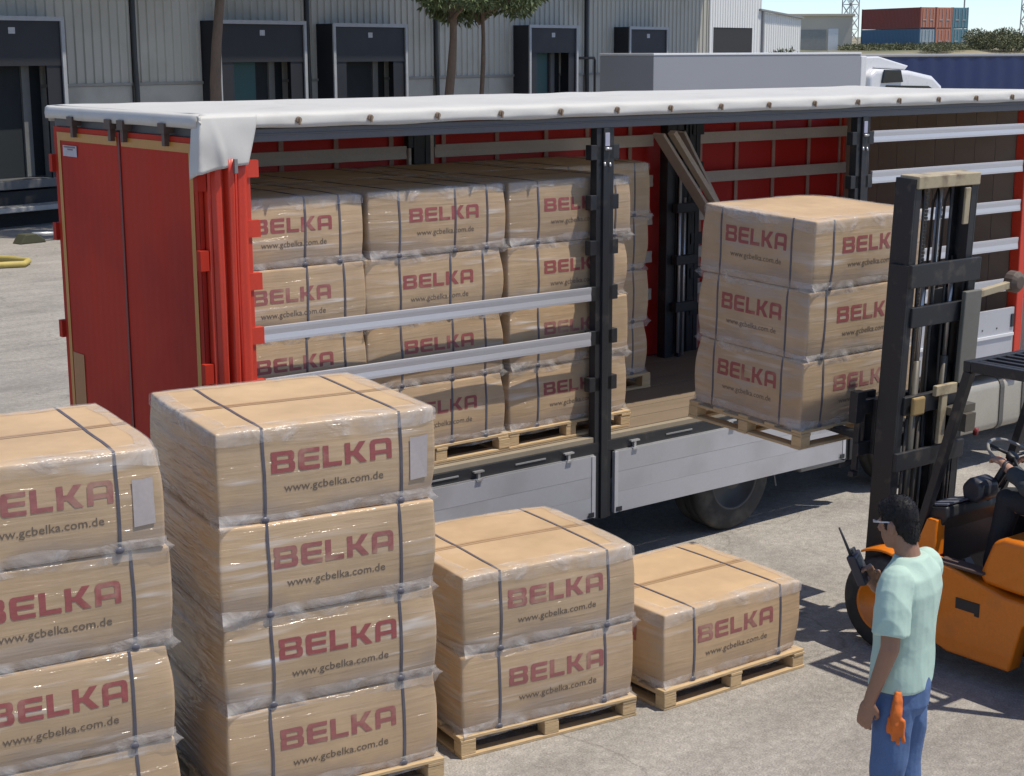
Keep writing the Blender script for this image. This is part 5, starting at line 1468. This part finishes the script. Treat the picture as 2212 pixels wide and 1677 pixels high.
MB().box(-0.02, 18.02, -0.05, 2.55, 4.125, 4.22).build('roof_edge', GREYBOX, bt, bevel=0.02)
for x in (2.6, 3.9, 5.2):
    wheel(x, 0.05, 0, bt); wheel(x, 2.45, 1, bt)

# ---------------------------------------------------------------- white shed beyond the warehouse
sd = empty('shed', (11.375 + 76.6 * math.cos(TH) - 25 * math.sin(TH), 31.711 + 76.6 * math.sin(TH) + 25 * math.cos(TH), 0), 'white corrugated shed with a dark square opening', 'shed', rz=TH)
WSHEET = M('white_corrugated_sheet', (0.70, 0.70, 0.67), 0.55, var=0.06, scale=0.5, stretch=(1, 1, 0.3))
def sheet(a, b, z0, z1l, z1r, y=0.0, parent=None, mat=WSHEET, name='wall_sheet'):
    n = max(2, int((b - a) / 0.35)); w = (b - a) / n; lo = []; hi = []
    for k in range(n):
        for f, yy in ((0, 0), (0.6, 0), (0.68, -0.04), (0.92, -0.04)):
            x = a + (k + f) * w; t = (x - a) / (b - a)
            lo.append((x, y + yy, z0)); hi.append((x, y + yy, z1l + (z1r - z1l) * t))
    return MB().loft([lo, hi], cap=False, closed=False).build(name, mat, parent)
sheet(-6.0, 0.70, 0, 8.6, 8.6, 0, sd); sheet(0.70, 6.45, 6.06, 8.6, 8.6, 0, sd); sheet(6.45, 7.75, 0, 8.6, 8.6, 0, sd)
sheet(7.9, 14.3, 0, 7.3, 6.85, 0.1, sd)
MB().box(-6, 7.75, 0.15, 9.0, 0, 8.55).build('shed_core', WSHEET, sd)
MB().box(7.8, 14.25, 0.25, 8.0, 0, 6.8).build('shed_core', WSHEET, sd)
MB().box(0.72, 6.43, 0.02, 0.14, 0, 6.05).build('doorway', M('dark_shed_doorway', (0.03, 0.03, 0.03), 0.8), sd)
MB().bar((7.3, -0.1, 7.42), (14.4, 0.0, 6.92), 0.3, 0.14).build('gutter', M('grey_gutter', (0.22, 0.22, 0.22), 0.5), sd)
MB().tube([(7.83, -0.1, 7.4), (7.83, -0.1, 0)], 0.13, 8).build('downpipe', M('grey_gutter', (0.22, 0.22, 0.22), 0.5), sd)

# ---------------------------------------------------------------- rising ground with containers
HILLM = M('dry_scrub_ground', (0.30, 0.26, 0.17), 0.95, var=0.3, scale=0.08, fine=0.2, fscale=0.8, dirt=(0.10, 0.12, 0.06), dirt_scale=0.06, dirt_lo=0.48, dirt_hi=0.62)
def hill():
    vs = []; fs = []; na, nr = 90, 60
    for i in range(nr + 1):
        t = i / nr; r = 118 + 780 * t ** 1.6
        for j in range(na + 1):
            a = R(15 + 95 * j / na)
            s = max(0, min(1, (r - 120) / 45.0)); s = s * s * (3 - 2 * s)
            h = -0.3 + 4.75 * s + max(0, (r - 260) / 640) * 9 * (0.6 + 0.6 * mnoise.noise(Vector((a * 6, 3, 1)))) + 0.25 * mnoise.noise(Vector((r * 0.05, a * 20, 0))) * s
            vs.append((-5.24 + r * math.sin(a), -10 + r * math.cos(a), h))
    for i in range(nr):
        for j in range(na):
            a = i * (na + 1) + j
            fs.append((a, a + 1, a + na + 2, a + na + 1))
    o = MB().add(vs, fs).build('hill', HILLM, smooth=True)
    tag(o, 'dry scrubby rise beyond the yard', kind='structure')
hill()
CR = M('dark_red_container', (0.20, 0.045, 0.035), 0.6, var=0.12, scale=0.5); CB = M('blue_container', (0.05, 0.13, 0.22), 0.6, var=0.12, scale=0.5)
CO = M('salmon_container', (0.48, 0.19, 0.12), 0.6, var=0.12, scale=0.5); CT = M('teal_container', (0.10, 0.22, 0.27), 0.6, var=0.12, scale=0.5); CL = M('light_blue_container', (0.30, 0.38, 0.42), 0.6, var=0.1, scale=0.5)
BARM = M('pale_lock_bar', (0.45, 0.45, 0.45), 0.5)
def container(i, lv, mside, mend, label):
    rz = R(-14.6); xd = Vector((math.cos(rz), math.sin(rz), 0))
    c = empty('shipping_container', Vector((161.25, 118.95, 4.42)) + xd * (2.5 * i) + Vector((0, 0, 2.6 * lv)), label, 'container', 'stacked shipping containers', rz=rz)
    for sx in (0.0, 2.44):
        lo = []; hi = []; n = 42; w = 12.0 / n
        for k in range(n):
            for f, d in ((0, 0), (0.25, 0), (0.5, 0.05), (0.75, 0.05)):
                xx = d if sx == 0 else 2.44 - d
                lo.append((xx, 0.1 + (k + f) * w, 0.12)); hi.append((xx, 0.1 + (k + f) * w, 2.48))
        MB().loft([lo, hi], cap=False, closed=False).build('side_panel', mside, c)
    MB().box(0, 2.44, 0.06, 12.13, 2.4805, 2.56).box(0, 2.44, 0.06, 12.13, 0.02, 0.1195).box(0.0, 0.14, 0.0, 0.12, 0.0, 2.59).box(2.30, 2.44, 0.0, 0.12, 0.0, 2.59).box(0, 0.14, 12.07, 12.19, 0, 2.59).box(2.30, 2.44, 12.07, 12.19, 0, 2.59).build('frame', mside, c)
    for a, b in ((0.145, 1.215), (1.225, 2.295)):
        d = MB().box(a, b, 0.02, 0.06, 0.125, 2.475).build('door', mend, c, bevel=0.01)
        for q in (0.3, 0.8):
            MB().tube([(a + q, -0.02, 0.15), (a + q, -0.02, 2.45)], 0.03, 6).build('lock_bar', BARM, d)
        MB().box(a + 0.3, a + 0.8, -0.03, 0.0, 1.0, 1.1).build('door_handle', BARM, d)
container(0, 0, CB, CL, 'lower blue shipping container at the near end of the stack')
container(1, 0, CO, CO, 'lower salmon shipping container in the middle of the stack')
container(2, 0, CT, CT, 'lower teal shipping container at the right of the stack')
container(0, 1, CR, CO, 'upper dark red shipping container with long side showing')
container(1, 1, CO, CO, 'upper salmon shipping container in the middle of the stack')
container(2, 1, CT, CT, 'upper teal shipping container at the right of the stack')
# lattice towers and pole
LAT = M('grey_lattice_steel', (0.34, 0.34, 0.34), 0.6)
def tower(x, y, z, w, h, label, taper=0.6):
    t = empty('lattice_tower', (x, y, z), label, 'tower', 'lattice towers on the skyline')
    def c(i, zz):
        s = w / 2 * (1 - (1 - taper) * zz / h)
        return Vector(((-s, s, s, -s)[i], (-s, -s, s, s)[i], zz))
    for i in range(4):
        MB().tube([c(i, 0), c(i, h)], w * 0.045, 6).build('leg', LAT, t)
    n = int(h / w); br = MB()
    for k in range(n):
        z0, z1 = h * k / n, h * (k + 1) / n
        for i in range(4):
            j = (i + 1) % 4
            br.tube([c(i, z0), c(j, z1)], w * 0.028, 5); br.tube([c(j, z0), c(i, z1)], w * 0.028, 5); br.tube([c(i, z1), c(j, z1)], w * 0.026, 5)
    br.build('bracing', LAT, t)
tower(141.0, 113.0, 4.0, 1.35, 26, 'thick lattice mast left of the stacked containers', 0.9)
tower(252.0, 165.0, 4.3, 2.4, 40, 'lattice tower on the skyline right of the containers')
tower(262.0, 165.5, 4.3, 1.6, 40, 'lattice tower at the right end of the skyline')
pl = empty('light_pole', (200.0, 141.0, 4.4), 'lamp pole behind the right end of the containers', 'pole')
MB().tube([(0, 0, 0), (0, 0, 9.5)], [0.14, 0.10], 8).build('post', LAT, pl)
MB().box(-1.1, 1.1, -0.1, 0.1, 7.4, 7.55).box(-1.1, -0.6, -0.2, 0.2, 7.5, 7.9).box(0.6, 1.1, -0.2, 0.2, 7.5, 7.9).build('lamp_bracket', DARK_GREY, pl)
sb = empty('stone_building', (118.0, 101.0, 2.5), 'pale low building beyond the shed with a grey door', 'building', rz=R(-38))
SAND = M('pale_sandy_render', (0.56, 0.50, 0.40), 0.8, var=0.12, scale=0.3)
MB().box(-5.0, 6.0, 0, 6, 0, 5.2).build('wall', SAND, sb)
MB().box(-5.2, 6.2, -0.2, 6.2, 5.2, 5.45).build('roof', SAND, sb, bevel=0.03)
MB().box(0.6, 3.4, -0.06, 0.0, 0, 3.9).build('door', M('grey_shutter', (0.28, 0.28, 0.26), 0.6), sb)
MB().box(3.6, 4.6, -0.08, -0.002, 0, 4.0).build('wall_pier', WHITE_PAINT, sb)
# scrub on the rise
def bush(x, y, z, r, h, label, seed):
    b = empty('bush', (x, y, z), label, 'bush', 'scrub bushes on the rise')
    q = random.Random(seed); cl = []
    for k in range(9):
        cl.append(((q.uniform(-r, r) * 0.8, q.uniform(-r, r) * 0.5, h * q.uniform(0.25, 0.7)), (r * q.uniform(0.3, 0.5), r * 0.4, h * q.uniform(0.25, 0.4))))
    vs, fs = leaf_cloud(cl, 330, 0.27, seed, 0.0)
    MB().add(vs, fs).build('foliage', LEAF2, b)
    MB().tube([(0, 0, -0.3), (0.1, 0, h * 0.5)], [0.12, 0.05], 6).build('stem', BARK, b)
bl = [(1742, 'tall dark bush at the right edge of the white shed', 105, 2.0, 3.6), (1775, 'bush beside the pale low building', 108, 2.2, 3.2), (1870, 'low bush at the foot of the blue container', 165, 4.0, 0.5), (1960, 'low scrub in front of the container corner', 165, 4.5, 0.5),
      (2035, 'low scrub before the container doors', 162, 4.0, 0.6), (2132, 'rounded bush right of the containers', 165, 2.4, 2.0), (2160, 'bush below the skyline towers', 172, 3.5, 1.6), (2205, 'broad bush at the right edge of the skyline', 162, 3.5, 1.9)]
for i, (px, lab, dist, r_, h_) in enumerate(bl):
    a = yaw + math.atan((px - 1106) / 3473.0 * 0.98)
    s = max(0, min(1, (dist - 120) / 45.0)); s = s * s * (3 - 2 * s)
    bush(-5.24 + dist * math.sin(a), -10.0 + dist * math.cos(a), (-0.3 + 4.75 * s) if dist > 118 else 1.0, r_, h_, lab, 40 + i)
# ---------------------------------------------------------------- things lying in the yard by the docks
YH = M('dusty_yellow_hose', (0.46, 0.36, 0.10), 0.6, var=0.2)
hp = [(-1.2 + 0.28 * k, 0.35 * math.sin(k * 0.75) - 0.2 * k * 0.2, 0.07) for k in range(10)]
h_ = MB().tube([(6.05, 25.2, 0.07), (6.7, 25.0, 0.07), (7.2, 24.5, 0.07), (7.65, 23.7, 0.07), (7.8, 23.1, 0.07), (7.55, 22.7, 0.07), (6.9, 22.9, 0.07), (6.0, 23.3, 0.07)], 0.07, 10).build('hose', YH, smooth=True)
tag(h_, 'thick dusty yellow hose curving over the yard at the left', 'hose')
ck = empty('wheel_chock', (9.35, 26.9, 0), 'dark wheel chock with a steel bar lying before the left dock', 'chock', rz=R(10))
MB().prism([(-0.35, 0), (0.35, 0), (0.32, 0.08), (0.1, 0.22), (-0.2, 0.22)], 1, -0.18, 0.18).build('wedge', M('olive_rubber', (0.06, 0.06, 0.03), 0.8), ck, bevel=0.02)
MB().tube([(0.1, 0, 0.2), (1.3, 0.1, 0.12)], 0.05, 8).build('steel_bar', ZINC, ck, smooth=True)
